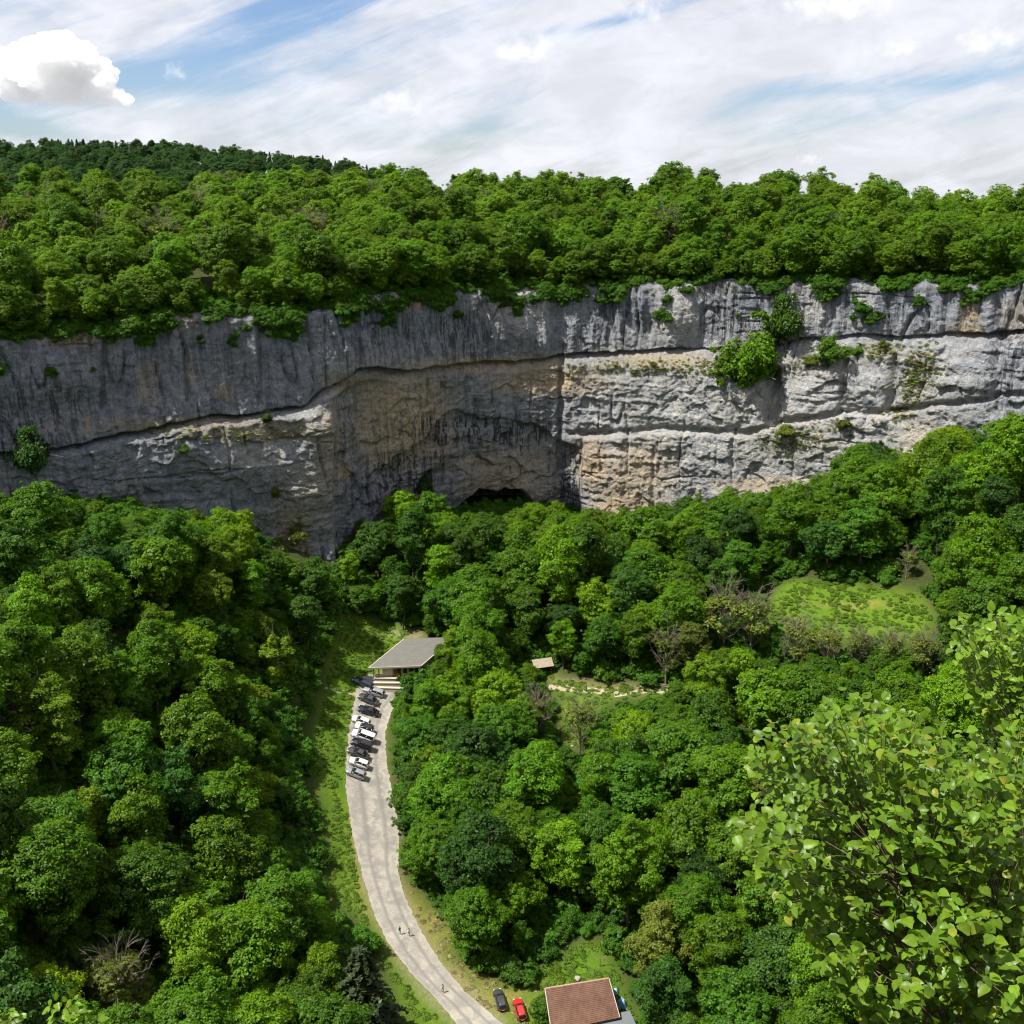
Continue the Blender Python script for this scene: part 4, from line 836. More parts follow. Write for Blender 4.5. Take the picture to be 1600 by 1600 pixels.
lp = []
for (x0, y0, sx, sy, n_) in [(1380, 545, 26, 10, 90), (1450, 565, 26, 26, 150), (1432, 605, 14, 36, 110), (1410, 640, 24, 10, 60), (1255, 675, 36, 18, 150), (1330, 655, 20, 8, 40), (1060, 570, 60, 10, 120), (960, 570, 60, 8, 70), (1120, 572, 30, 10, 60), (1280, 560, 30, 12, 80), (340, 672, 110, 9, 110), (110, 525, 40, 8, 60), (230, 505, 60, 8, 60), (640, 468, 20, 8, 30), (450, 825, 22, 22, 70), (820, 458, 40, 6, 30)]:
    for _ in range(n_): lp.append(tuple(on_cliff(x0 + rng.normal(0, sx * .6), y0 + rng.normal(0, sy * .6), .1)))
herb_field('ledge_grass', [], 0, [ts_ledge, ts_green, ts_ledge], .4, 1.0, 'straw-coloured grass on the cliff ledges', extra=lp)

# ------------------------------------------------------------------ single trees of other kinds
BT = [(905, 1182, 1.25, 0, True, 'tall brown twiggy tree standing alone in the clearing below the path'), (838, 1165, 1.2, 1, True, 'dark twiggy half-bare tree beside the clearing'), (1130, 1030, 1.65, 2, True, 'tall half-bare tree with bare crown in front of the meadow corner'), (1172, 1030, 1.5, 0, True, 'slender half-bare tree next to the tallest bare crown by the meadow'),
      (1040, 1070, 1.3, 1, True, 'half-bare tree among green trees behind the path fence'), (1290, 1050, 1.0, 2, True, 'thin bare tree in front of the meadow centre'), (1340, 1056, 1.0, 0, True, 'bare tree with upright twigs below the meadow'), (1390, 1060, 1.0, 1, True, 'grey bare tree below the meadow near the footpath'),
      (1440, 1064, 1.0, 2, True, 'brownish bare tree uphill of the footpath'), (1240, 1050, 1.25, 1, True, 'short bare tree at the lower corner of the meadow'), (1415, 905, .7, 0, True, 'small bare tree above the pale scree patch'), (45, 1210, 1.35, 2, True, 'ivy-tangled half-bare tree on the wooded slope'), (195, 1612, 1.35, 0, True, 'dry brown twiggy tree beneath the viewpoint'), (455, 1625, .8, 2, False, 'pale dead tree beneath the viewpoint')]
for k, (px, py, s, v_, lf, lb) in enumerate(BT):
    p = hit(px, py); place_bare(p[0], p[1], p[2], s, v_, k * 1.1, lb, None, lf)
for k, (px, r, s, lb) in enumerate([(395, 432, 1.55, 'grey-brown bare crown standing above the plateau wood'), (1040, 440, 1.3, 'pale bare tree on the plateau skyline'), (1370, 425, 1.1, 'thin bare tree on the falling plateau skyline')]):
    thd = math.degrees(math.atan((px - 800) / FPX / CP)); place_bare(r * math.sin(R(thd)), r * math.cos(R(thd)), float(plat_z(thd, r)) + 2.2, s, k, k, lb, None, False)
for k in range(16):
    thd = rng.uniform(-26, 26); r = np.interp(thd, rimT, rimR) + rng.uniform(12, 100); place_bare(r * math.sin(R(thd)), r * math.cos(R(thd)), float(plat_z(thd, r)) + 2.5, rng.uniform(1.2, 1.55), k, k * .7, 'grey-brown half-bare tree standing among the leafy plateau wood', 'half-bare trees of the plateau wood', True)
for k, (px, py, s, lb) in enumerate([(432, 1085, 1.25, 'ivy-covered tree trunk beside the dark gap in the wood'), (452, 1068, 1.0, 'shorter ivy-covered trunk next to the tall ivy column'), (12, 1240, .9, 'ivy-covered trunk on the wooded slope')]):
    p = hit(px, py); t = thing('ivy_tree', lb, 'tree', p, k, None, s); c = obj('foliage', IVY, t); c.color = (*TONE['yellowish green'], 1); obj('trunk', TRUNK[4], t)
p = hit(570, 1640); sp_ = place_spruce(p[0], p[1], p[2], 1.15, 0, 'broad dark conifer beside the lower road bend'); sp_.scale = (2.9, 2.9, 1.6)
for k in range(64):
    px = [rng.uniform(150, 310), rng.uniform(150, 310), rng.uniform(400, 600), rng.uniform(-10, 40)][k % 4]; r = rng.uniform(890, 930)
    thd = math.degrees(math.atan((px - 800) / FPX / CP)); place_spruce(r * math.sin(R(thd)), r * math.cos(R(thd)), float(plat_z(thd, r)) + 2.0, rng.uniform(.95, 1.35), k, 'slender dark spruce on the crest of the far wooded hill', 'spruces on the far hill crest')
for k, px in enumerate([1020, 1050, 975, 915, 890]):
    r = 446; thd = math.degrees(math.atan((px - 800) / FPX / CP)); place_spruce(r * math.sin(R(thd)), r * math.cos(R(thd)), float(plat_z(thd, r)) + 1, .95, k, 'small dark spruce poking through the plateau skyline', 'spruces on the plateau skyline')

# ------------------------------------------------------------------ cars
M_TYRE = flat('tyre_rubber', (.02, .02, .02), .8); M_RIM = flat('rim', (.45, .45, .46), .35, .8); M_GLASS = flat('dark_glass', (.012, .014, .017), .06, spec=.8, var=.02)
M_HEAD = flat('headlight', (.7, .72, .75), .1, spec=.7); M_TAIL = flat('taillight', (.35, .015, .012), .2); M_TRIM = flat('black_trim', (.025, .025, .027), .6); M_PLATE = flat('number_plate', (.7, .7, .66), .5)
PAINT = {n: flat('paint_' + n.replace(' ', '_'), c, .28, m_, .5, .04, 1.0, 0, .6) for n, c, m_ in [('white', (.62, .62, .60), 0), ('black', (.012, .012, .014), 0), ('silver', (.36, .36, .36), .5), ('dark grey', (.06, .062, .068), .3), ('red', (.40, .022, .016), 0), ('dark blue', (.02, .028, .05), .2), ('brown', (.07, .045, .03), .3)]}
KIND = {'hatchback': dict(L=3.95, W=1.72, hood=.92, belt=.98, roof=1.46, g0=-1.90, g1=1.02, r0=-1.50, r1=.25), 'estate car': dict(L=4.6, W=1.78, hood=.90, belt=.96, roof=1.46, g0=-2.22, g1=1.05, r0=-1.85, r1=.25), 'saloon car': dict(L=4.5, W=1.76, hood=.90, belt=.96, roof=1.43, g0=-1.60, g1=1.10, r0=-.85, r1=.25),
        'van': dict(L=4.7, W=1.9, hood=1.08, belt=1.15, roof=1.86, g0=-2.28, g1=1.35, r0=-2.2, r1=.65), 'off-roader': dict(L=4.4, W=1.85, hood=1.05, belt=1.12, roof=1.70, g0=-2.12, g1=.95, r0=-1.9, r1=.30)}
_cc = {}
def ringp(x0, x1, hw, z, n=6, pw=5.0, zf=None):
    xs = (x0 + x1) / 2; hx = (x1 - x0) / 2; out = []
    for k in range(24):
        t = k / 24 * 2 * math.pi; c, s = math.cos(t), math.sin(t); X = xs + hx * math.copysign(abs(c) ** (2 / pw), c); Y = hw * math.copysign(abs(s) ** (2 / pw), s); out.append((X, Y, zf(X) if zf else z))
    return out
def loft(rings):
    m_ = MB(); n = len(rings[0]); v = [p for r in rings for p in r]; f = [tuple(range(n))[::-1], tuple(range((len(rings) - 1) * n, len(rings) * n))]
    for i in range(len(rings) - 1): f += [(i * n + k, i * n + (k + 1) % n, (i + 1) * n + (k + 1) % n, (i + 1) * n + k) for k in range(n)]
    return m_.add(v, f)
def disc(cx, y0, y1, cz, r, n=18):
    m_ = MB(); a = [(cx + r * math.cos(t), y0, cz + r * math.sin(t)) for t in np.linspace(0, 2 * math.pi, n, endpoint=False)]; b = [(x, y1, z) for x, _, z in a]; return m_.hexa(a, b)
def car_meshes(kind):
    if kind in _cc: return _cc[kind]
    k = KIND[kind]; L, W = k['L'] / 2, k['W'] / 2; parts = []
    deck = lambda X: k['hood'] - .10 * sstep(L - 1.0, L, X) if X > k['g1'] else (k['hood'] + (k['belt'] - k['hood']) * min(1, (k['g1'] - X) / .4)) - (.06 if X < k['g0'] else 0)
    body = loft([ringp(-L + .10, L - .12, W - .08, .22), ringp(-L + .02, L - .02, W, .38), ringp(-L, L, W, .62), ringp(-L + .05, L - .06, W - .02, .80, zf=lambda X: min(.80, deck(X) - .05)), ringp(-L + .14, L - .16, W - .12, 0, zf=lambda X: float(deck(X)))])
    parts.append(('body', body, 'paint', None, True))
    gw, rw = W - .10, W - .30; zb, zr = k['belt'] - .04, k['roof'] - .05
    gl = loft([ringp(k['g0'], k['g1'], gw, zb, pw=7), ringp((k['g0'] + k['r0']) / 2, (k['g1'] + k['r1']) / 2, (gw + rw) / 2 + .04, (zb + zr) / 2, pw=7), ringp(k['r0'], k['r1'], rw, zr, pw=7)])
    parts.append(('windows', gl, M_GLASS, None, True))
    rf = loft([ringp(k['r0'] - .05, k['r1'] + .04, rw + .03, zr - .02, pw=6), ringp(k['r0'] - .02, k['r1'] + .0, rw + .01, zr + .03, pw=6), ringp(k['r0'] + .12, k['r1'] - .14, rw - .12, zr + .06, pw=5)])
    parts.append(('roof', rf, 'paint', None, True))
    for s in (-1, 1):
        for (xb, xt) in ((k['g1'] - .03, k['r1'] + .0), (k['g0'] + .04, k['r0'] + .02), ((k['g0'] + k['g1']) / 2, (k['r0'] + k['r1']) / 2)):
            m_ = MB(); m_.tube([(xb, s * (gw - .0), zb), ((xb + xt) / 2, s * ((gw + rw) / 2 + .05), (zb + zr) / 2), (xt, s * (rw + .01), zr)], [.05, .045, .045], 5); parts.append(('pillar', m_, 'paint', None, True))
        m_ = MB().box(k['g1'] - .25, k['g1'] - .08, s * (W + .02) - .09, s * (W + .02) + .09, k['belt'] - .02, k['belt'] + .12); parts.append(('mirror', m_, M_TRIM, None, False))
        parts.append(('headlight', MB().box(L - .17, L - .03, s * (W - .34) - .17, s * (W - .34) + .17, .60, .74), M_HEAD, None, False)); parts.append(('taillight', MB().box(-L + .02, -L + .14, s * (W - .26) - .11, s * (W - .26) + .11, .68, .88), M_TAIL, None, False))
        for wx in (L - .78, -L + .76):
            parts.append(('wheel', disc(wx, s * (W - .20), s * (W + .015), .31, .31), M_TYRE, ('rim', disc(wx, s * (W - .1), s * (W + .025), .31, .20), M_RIM), False))
    parts.append(('number_plate', MB().box(-L - .012, -L + .05, -.26, .26, .50, .61), M_PLATE, None, False)); parts.append(('bumper', MB().box(L - .12, L + .015, -W + .22, W - .22, .28, .42), M_TRIM, None, False))
    out = []
    for nm, mb, mt, ch, sm in parts:
        o = mb.build(nm, PAINT['white'] if mt == 'paint' else mt, None, 0, sm); me = o.data; bpy.data.objects.remove(o); cm = None
        if ch: o = ch[1].build(ch[0], ch[2]); cm = (ch[0], o.data); bpy.data.objects.remove(o)
        out.append((nm, me, mt == 'paint', cm))
    _cc[kind] = out; return out
def car(kind, paint, px, py, yaw, label, group=None, roof=None, size=1.15):
    p = hit(px, py); t = thing('parked_car', label, 'car', (p[0], p[1], p[2] + .07), R(yaw), group, size)
    e = .9; ax = np.array([math.cos(R(yaw)), math.sin(R(yaw))]); sl = float(gz(p[0] + ax[0] * e, p[1] + ax[1] * e) - gz(p[0] - ax[0] * e, p[1] - ax[1] * e)) / (2 * e); sy = float(gz(p[0] - ax[1] * e, p[1] + ax[0] * e) - gz(p[0] + ax[1] * e, p[1] - ax[0] * e)) / (2 * e)
    t.rotation_euler = (math.atan(sy), -math.atan(sl), R(yaw))
    for nm, me, isp, cm in car_meshes(kind):
        o = obj(nm, me, t)
        if isp: o.material_slots[0].link = 'OBJECT'; o.material_slots[0].material = PAINT[roof if (nm == 'roof' and roof) else paint]
        if cm: obj(cm[0], cm[1], o)
GRP = 'cars parked in a row along the gravel road'
for a_ in [('estate car', 'dark blue', 566, 1071, 168, 'dark blue estate car in shade, parked beside the terrace walls'), ('estate car', 'silver', 584, 1084, 170, 'silver estate car parked beside the dark grey one under the terrace walls'), ('saloon car', 'dark grey', 575, 1096, 168, 'dark grey saloon car between a silver and a black parked car'),
           ('saloon car', 'black', 575, 1114, 178, 'glossy black saloon car with a gap on the pavilion side'), ('hatchback', 'white', 563, 1130, 174, 'white hatchback parked beside the glossy black saloon'), ('hatchback', 'white', 568, 1141, 176, 'white hatchback with a black roof beside the white van', None, 'black'), ('van', 'white', 566, 1154, 176, 'large white van in the row of parked cars'),
           ('off-roader', 'black', 564, 1167, 175, 'black off-roader parked beside the large white van'), ('saloon car', 'dark grey', 559, 1181, 174, 'charcoal saloon car between the black off-roader and a white hatchback'), ('hatchback', 'white', 560, 1196, 176, 'white hatchback parked beside the silver car at the row end'), ('hatchback', 'silver', 555, 1212, 175, 'silver hatchback at the downhill end of the parked row')]:
    kind, paint, px, py, yaw, lb = a_[:6]; car(kind, paint, px, py, yaw, lb, GRP, a_[7] if len(a_) > 7 else None)
car('estate car', 'dark grey', 781, 1566, 106, 'dark estate car parked on the dry grass verge by the house', size=.95); car('estate car', 'red', 812, 1581, 104, 'red estate car parked on the dry grass verge by the house', size=.95)

# ------------------------------------------------------------------ people
M_SKIN = flat('skin', (.42, .25, .17), .6); M_HAIR = flat('hair', (.03, .02, .014), .7)
def person(px, py, yaw, shirt, trousers, label, stride=.22, h=1.72):
    p = hit(px, py); t = thing('person', label, 'person', (p[0], p[1], p[2] + .07), R(yaw), 'people walking below the cliffs', h / 1.72)
    J = {'pel': (0, 0, .93), 'waist': (0, 0, 1.08), 'chest': (.01, 0, 1.28), 'neck': (.01, 0, 1.45), 'head0': (.02, 0, 1.53), 'head1': (.03, 0, 1.62), 'head2': (.02, 0, 1.69)}; rad = {'pel': (.15, .12), 'waist': (.14, .10), 'chest': (.17, .12), 'neck': (.055, .055), 'head0': (.075, .085), 'head1': (.085, .10), 'head2': (.06, .07)}
    E = [('pel', 'waist'), ('waist', 'chest'), ('chest', 'neck'), ('neck', 'head0'), ('head0', 'head1'), ('head1', 'head2')]
    for s, sg in (('l', 1), ('r', -1)):
        st = stride * sg
        J.update({'hip' + s: (0, .09 * sg, .86), 'knee' + s: (st * .55 + .05, .095 * sg, .48), 'ank' + s: (st, .10 * sg, .09), 'toe' + s: (st + .17, .11 * sg, .035), 'sh' + s: (0, .18 * sg, 1.40), 'elb' + s: (-st * .35 - .03, .245 * sg, 1.13), 'wri' + s: (-st * .8 + .05, .25 * sg, .90), 'palm' + s: (-st * .9 + .07, .25 * sg, .83)})
        rad.update({'hip' + s: (.088, .088), 'knee' + s: (.058, .058), 'ank' + s: (.042, .042), 'toe' + s: (.035, .03), 'sh' + s: (.062, .062), 'elb' + s: (.044, .044), 'wri' + s: (.03, .03), 'palm' + s: (.035, .02)})
        E += [('pel', 'hip' + s), ('hip' + s, 'knee' + s), ('knee' + s, 'ank' + s), ('ank' + s, 'toe' + s), ('chest', 'sh' + s), ('sh' + s, 'elb' + s), ('elb' + s, 'wri' + s), ('wri' + s, 'palm' + s)]
        for f in range(5):
            fn = f'f{f}{s}'; b = J['palm' + s]; J[fn] = (b[0] + (.03 if f < 4 else .045) + (f - 1.5) * .016 * (f < 4), b[1] - .005 * sg, b[2] - (.075, .085, .08, .065, .03)[f]); rad[fn] = (.009, .009); E.append(('palm' + s, fn))
    ks = list(J); me = bpy.data.meshes.new('body'); me.from_pydata([J[k] for k in ks], [(ks.index(a), ks.index(b)) for a, b in E], []); o = obj('body', me, t)
    md = o.modifiers.new('skin', 'SKIN'); sv = me.skin_vertices[0].data
    for i_, k in enumerate(ks): sv[i_].radius = rad[k]; sv[i_].use_root = (k == 'pel')
    sd = o.modifiers.new('sub', 'SUBSURF'); sd.levels = 1; sd.render_levels = 1
    m, tt, out = new_mat('clothed_' + label.split()[2]); z = tt.node('ShaderNodeSeparateXYZ', inp={0: tt.node('ShaderNodeTexCoord').outputs['Object']}); zz = z.outputs[2]; ay = tt.math('ABSOLUTE', z.outputs[1])
    c = tt.mix(tt.math('GREATER_THAN', zz, .95), c4(*trousers), c4(*shirt)); c = tt.mix(tt.math('GREATER_THAN', zz, 1.46), c, c4(.42, .25, .17)); c = tt.mix(tt.math('LESS_THAN', zz, .09), c, c4(.04, .035, .03))
    arm = tt.math('MULTIPLY', tt.math('GREATER_THAN', ay, .19), tt.math('LESS_THAN', zz, 1.14)); c = tt.mix(arm, c, c4(.42, .25, .17))
    pr = tt.node('ShaderNodeBsdfPrincipled', inp={'Base Color': c, 'Roughness': .8}); tt.l.new(pr.outputs[0], out.inputs[0]); me.materials.append(m)
    hb = loft([[(.02 - .01 + .095 * math.cos(a) - .018, .088 * math.sin(a), zc) if False else (.012 + rr * 1.05 * math.cos(a) - .02, rr * math.sin(a), zc - .05 * (math.cos(a) < -.2) * (zc < 1.66)) for a in np.linspace(0, 2 * math.pi, 12, endpoint=False)] for zc, rr in ((1.62, .100), (1.68, .098), (1.735, .075), (1.76, .03))]); hb.build('hair', M_HAIR, t, 0, True)
person(625, 1460, 118, (.03, .032, .04), (.03, .03, .035), 'walker in dark clothes beside the one in a white top'); person(639, 1463, 118, (.62, .62, .60), (.05, .05, .06), 'walker in a white top and dark trousers on the road'); person(692, 1551, 125, (.58, .36, .05), (.12, .12, .13), 'walker in a yellow top on the road near the verge'); person(916, 1081, 20, (.06, .05, .05), (.05, .05, .06), 'dark-clothed walker on the pale clearing path', .15)

# ------------------------------------------------------------------ pavilion beside the parking
M_CREAM = flat('cream_render', (.42, .35, .25), .9, var=.12, scale=.8, bump=.2); M_ROOFG = flat('grey_roofing', (.125, .12, .105), .85, var=.10, scale=.7, bump=.3); M_FASC = flat('pale_fascia', (.40, .36, .29), .7); M_DARK = flat('interior_shade', (.02, .018, .016), .9); M_WOOD = flat('brown_timber', (.13, .075, .04), .8, var=.3, scale=4); M_ORANGE = flat('orange_board', (.42, .12, .03), .7)
A = at_z(577, 1043, 24.2); B = at_z(656, 1040, 24.2); Dk = at_z(632, 998, 27.0); e1 = (B - A)[:2]; e2 = (Dk - A)[:2]; print('PAVILION front', np.linalg.norm(e1), 'side', np.linalg.norm(e2))
g0 = float(gz(A[0], A[1])); pav = thing('pavilion', 'low cream pavilion with a grey sloping roof at the end of the road', 'building', (A[0], A[1], g0))
def PP(u, v, z): q = e1 * u + e2 * v; return (q[0], q[1], z - g0)
zr_ = lambda v: 24.2 + 2.8 * v
def quad_solid(u0, u1, v0, v1, zb, zt): return MB().hexa([PP(u0, v0, zb(v0)), PP(u1, v0, zb(v0)), PP(u1, v1, zb(v1)), PP(u0, v1, zb(v1))], [PP(u0, v0, zt(v0)), PP(u1, v0, zt(v0)), PP(u1, v1, zt(v1)), PP(u0, v1, zt(v1))])
rf = quad_solid(0, 1.02, 0, 1, lambda v: zr_(v) - .22, zr_).build('roof', M_ROOFG, pav)
for k in range(1, 9): quad_solid(0.005, 1.015, k / 9 - .004, k / 9 + .004, lambda v: zr_(v) - .02, lambda v: zr_(v) + .012).build('batten', M_ROOFG, rf)
quad_solid(-.006, 1.026, -.018, 0, lambda v: zr_(0) - .40, lambda v: zr_(0) + .03).build('fascia', M_FASC, rf); quad_solid(-.02, -.001, 0, 1, lambda v: zr_(v) - .32, lambda v: zr_(v) + .03).build('fascia', M_FASC, rf); quad_solid(1.021, 1.04, 0, 1, lambda v: zr_(v) - .32, lambda v: zr_(v) + .03).build('fascia', M_FASC, rf)
zf = lambda v: g0 - 2.5; ze = lambda v: zr_(v) - .23
wl = quad_solid(.22, .40, .07, .93, zf, ze).build('wall', M_CREAM, pav); quad_solid(.55, .99, .10, .93, zf, ze).build('wall', M_CREAM, pav); quad_solid(.03, .98, .94, .98, zf, ze).build('wall', M_CREAM, pav); quad_solid(.03, .07, .30, .93, zf, ze).build('wall', M_CREAM, pav); quad_solid(.07, .55, .40, .44, zf, ze).build('shade_panel', M_DARK, pav)  # near-black inner panel paints the shade seen through the openings
quad_solid(.03, .22, .06, .09, zf, lambda v: g0 + 1.0).build('parapet', M_CREAM, pav)
for u in (.03, .13, .46): quad_solid(u, u + .012, .06, .075, zf, ze).build('post', M_WOOD, pav)
quad_solid(.42, .54, .07, .09, zf, lambda v: g0 + 1.1).build('counter', M_ORANGE, pav)
for u in (.60, .72, .84): quad_solid(u, u + .07, .085, .10, lambda v: g0 + 1.0, lambda v: g0 + 2.2).build('window', M_GLASS, pav)
for k, (pa, pb, hgt, lb) in enumerate([((585, 1062), (632, 1068), .8, 'cream terrace wall directly in front of the pavilion'), ((583, 1069), (634, 1075), .7, 'middle cream terrace wall below the pavilion'), ((588, 1076), (640, 1083), .6, 'lowest cream terrace wall beside the silver estate car')]):
    a_, b_ = hit(*pa), hit(*pb); t = thing('terrace_wall', lb, 'wall', a_); q = (b_ - a_)[:2]; nn = unit(np.array([-q[1], q[0]])) * .35; zt = max(a_[2], b_[2]) - a_[2] + hgt * .6; zb_ = min(a_[2], b_[2]) - a_[2] - .8
    for nm, z0, z1, gsc, mt in (('body', zb_, zt, 1.0, M_CREAM), ('coping', zt, zt + .1, 1.25, M_FASC)):
        n2_ = nn * gsc; r_ = [(-n2_[0] , -n2_[1]), (q[0] - n2_[0], q[1] - n2_[1]), (q[0] + n2_[0], q[1] + n2_[1]), (n2_[0], n2_[1])]; MB().hexa([(x, y, z0) for x, y in r_], [(x, y, z1) for x, y in r_]).build(nm, mt, t)

# ------------------------------------------------------------------ house with the brown roof
def tile_mat():
    m, t, out = new_mat('brown_roof_tiles'); uv = t.node('ShaderNodeTexCoord').outputs['Object']
    n1 = t.noise(uv, .5, 5, .6); n2 = t.noise(uv, 5, 4, .7)
    c = t.mix(t.ramp(n1, .3, .7), c4(.10, .046, .028), c4(.165, .082, .05)); c = t.mix(t.ramp(n2, .4, .7, 0, .7), c, c4(.075, .04, .028))
    p = t.node('ShaderNodeBsdfPrincipled', inp={'Base Color': c, 'Roughness': .85}); t.l.new(p.outputs[0], out.inputs[0]); return m
M_TILE = tile_mat(); M_STONE = flat('house_stone', (.40, .35, .27), .9, var=.25, scale=1.5, bump=.4); M_SLATE = flat('grey_sheet_roof', (.13, .14, .155), .6, var=.08, scale=.6); M_MOSSY = flat('mossy_tiles', (.16, .12, .085), .9, var=.35, scale=2, bump=.4)
RL, RRt = at_z(852, 1545, 6.4), at_z(951, 1529, 6.4); EL, ER = at_z(862, 1612, 3.4), at_z(968, 1590, 3.4); hz0 = float(gz(*((RL + ER) / 2)[:2])); O = RL.copy(); O[2] = hz0; print('HOUSE', np.linalg.norm(RRt - RL), np.linalg.norm(EL - RL), hz0)
house = thing('house', 'small stone house with a brown tiled roof beside the road verge', 'house', O)
L_ = lambda p: np.asarray(p, float) - O
back = unit(RL - EL); back[2] = 0; BL = RL + back * 2.6 + [0, 0, -1.9]; BR = RRt + back * 2.6 + [0, 0, -1.9]
def slab(c4_, th_=.18): c_ = [L_(p) for p in c4_]; return MB().hexa([p - [0, 0, th_] for p in c_], c_)
hr = slab([RL, EL, ER, RRt]).build('roof', M_TILE, house); hb_ = slab([BL, RL - [0, 0, .02], RRt - [0, 0, .02], BR]).build('roof', M_MOSSY, house)
nrow, ncol = 22, 1
for k in range(nrow):       # courses of tiles, each lapping the one below
    f0, f1 = k / nrow, (k + 1.12) / nrow; f1 = min(f1, 1.01); a0, a1 = RL + (EL - RL) * f0, RL + (EL - RL) * f1; b0, b1 = RRt + (ER - RRt) * f0, RRt + (ER - RRt) * f1
    u_ = [0, 0, .015]; v_ = [0, 0, .075]; c_ = [L_(a0) + u_, L_(a1) + v_, L_(b1) + v_, L_(b0) + u_]; MB().hexa([p - [0, 0, .04] for p in c_], c_).build('tile_course', M_TILE, hr)
m_ = MB()
for k in range(26): a_, b_ = RL + (RRt - RL) * k / 26, RL + (RRt - RL) * (k + 1.06) / 26; m_.tube([L_(a_) + [0, 0, .02], L_(b_) + [0, 0, .05]], [.13, .16], 6)
m_.build('ridge_tiles', flat('ridge_tile', (.36, .24, .15), .85, var=.3, scale=3), hr)
for (p, q) in ((RL, EL), (RRt, ER)):
    sd_ = unit(RRt - RL) * (.12 if p is RRt else -.12); MB().hexa([L_(p) - [0, 0, .2], L_(q) - [0, 0, .2], L_(q) + sd_ - [0, 0, .2], L_(p) + sd_ - [0, 0, .2]], [L_(p) + [0, 0, .09], L_(q) + [0, 0, .12], L_(q) + sd_ + [0, 0, .12], L_(p) + sd_ + [0, 0, .09]]).build('verge_board', M_FASC, hr)
ins = lambda p, k: L_(p * (1 - k) + (RL + ER) / 2 * k)
def wallbox():
    t_ = [ins(BL, .06), ins(EL, .06), ins(ER, .06), ins(BR, .06)]; return MB().hexa([(p[0], p[1], -2.0) for p in t_], [(p[0], p[1], 3.0 - hz0 + (1.0 if i in (0, 3) else 0)) for i, p in enumerate(t_)])
wb = wallbox().build('wall', M_STONE, house)
for sgn, (ra, ea, ba) in ((0, (RL, EL, BL)), (1, (RRt, ER, BR))):
    t_ = [ins(ba, .06), ins(ea, .06), ins(ra, .06)]; ii_ = [ins(ba, .12), ins(ea, .12), ins(ra, .12)]
    f_ = lambda pts, zz: [(p[0], p[1], z) for p, z in zip(pts, zz)]
    MB().hexa(f_(t_, (2.5 - hz0, 2.5 - hz0, 5.9 - hz0)), f_(ii_, (2.5 - hz0, 2.5 - hz0, 5.9 - hz0))).build('gable', M_STONE, house)
ca, cb, cc_, cd_ = at_z(909, 1594, 3.0), at_z(984, 1579, 3.0), at_z(1002, 1618, 2.5), at_z(912, 1625, 2.5); ao = ca.copy(); ao[2] = hz0
ann = thing('annex', 'low annex with a flat grey sheet roof against the brown-roofed house', 'building', ao); q_ = [p - ao for p in (ca, cd_, cc_, cb)]
MB().hexa([p - [0, 0, .15] for p in q_], q_).build('roof', M_SLATE, ann); cen = sum(q_) / 4; w_ = [p + (cen - p) * .06 for p in q_]; MB().hexa([(p[0], p[1], -2) for p in w_], [p - [0, 0, .16] for p in w_]).build('wall', M_STONE, ann)
for k in range(1, 8):
    a_ = q_[0] + (q_[3] - q_[0]) * k / 8; b_ = q_[1] + (q_[2] - q_[1]) * k / 8; MB().tube([a_ + [0, 0, .01], b_ + [0, 0, .01]], .03, 4).build('seam', M_SLATE, ann)
# pale blue sheets beside the roof
M_BLUE = flat('pale_blue_sheet', (.22, .40, .62), .6, var=.45, scale=2.5)
def sheet_mound(px, py, r, h, seed, lb):
    p = hit(px, py); n = 22; g = np.linspace(-1, 1, n); X, Y = np.meshgrid(g, g); rr_ = np.hypot(X, Y); Z = h * np.clip(1 - rr_ ** 2.2, -.15, 1) + .18 * h * NZ.fbm(X * 2.6 + seed, Y * 2.6, o=3); V_ = np.dstack([X * r, Y * r, Z]).reshape(-1, 3); i, j = np.meshgrid(np.arange(n - 1), np.arange(n - 1), indexing='ij'); a = (i * n + j).ravel()
    o = obj('crumpled_sheet', mk_mesh('crumpled_sheet', V_, np.stack([a, a + 1, a + n + 1, a + n], -1), [M_BLUE], True), None, p); tag(o, lb, 'sheet'); o.modifiers.new('thick', 'SOLIDIFY').thickness = .02
sheet_mound(971, 1571, .95, 1.5, 1, 'larger crumpled pale blue sheet next to the brown tiled roof'); sheet_mound(962, 1552, .6, 1.1, 5, 'smaller crumpled pale blue sheet near the roof corner')
p = hit(938, 1512); post = thing('clothes_post', 'grey T-shaped clothes post in the grass behind the house', 'post', p); MB().tube([(0, 0, -.4), (0, 0, 2.1)], .06, 6).build('pole', M_TWIG, post); MB().tube([(-1.2, 0, 2.05), (1.2, .05, 2.1)], .05, 6).build('crossbar', M_TWIG, post)
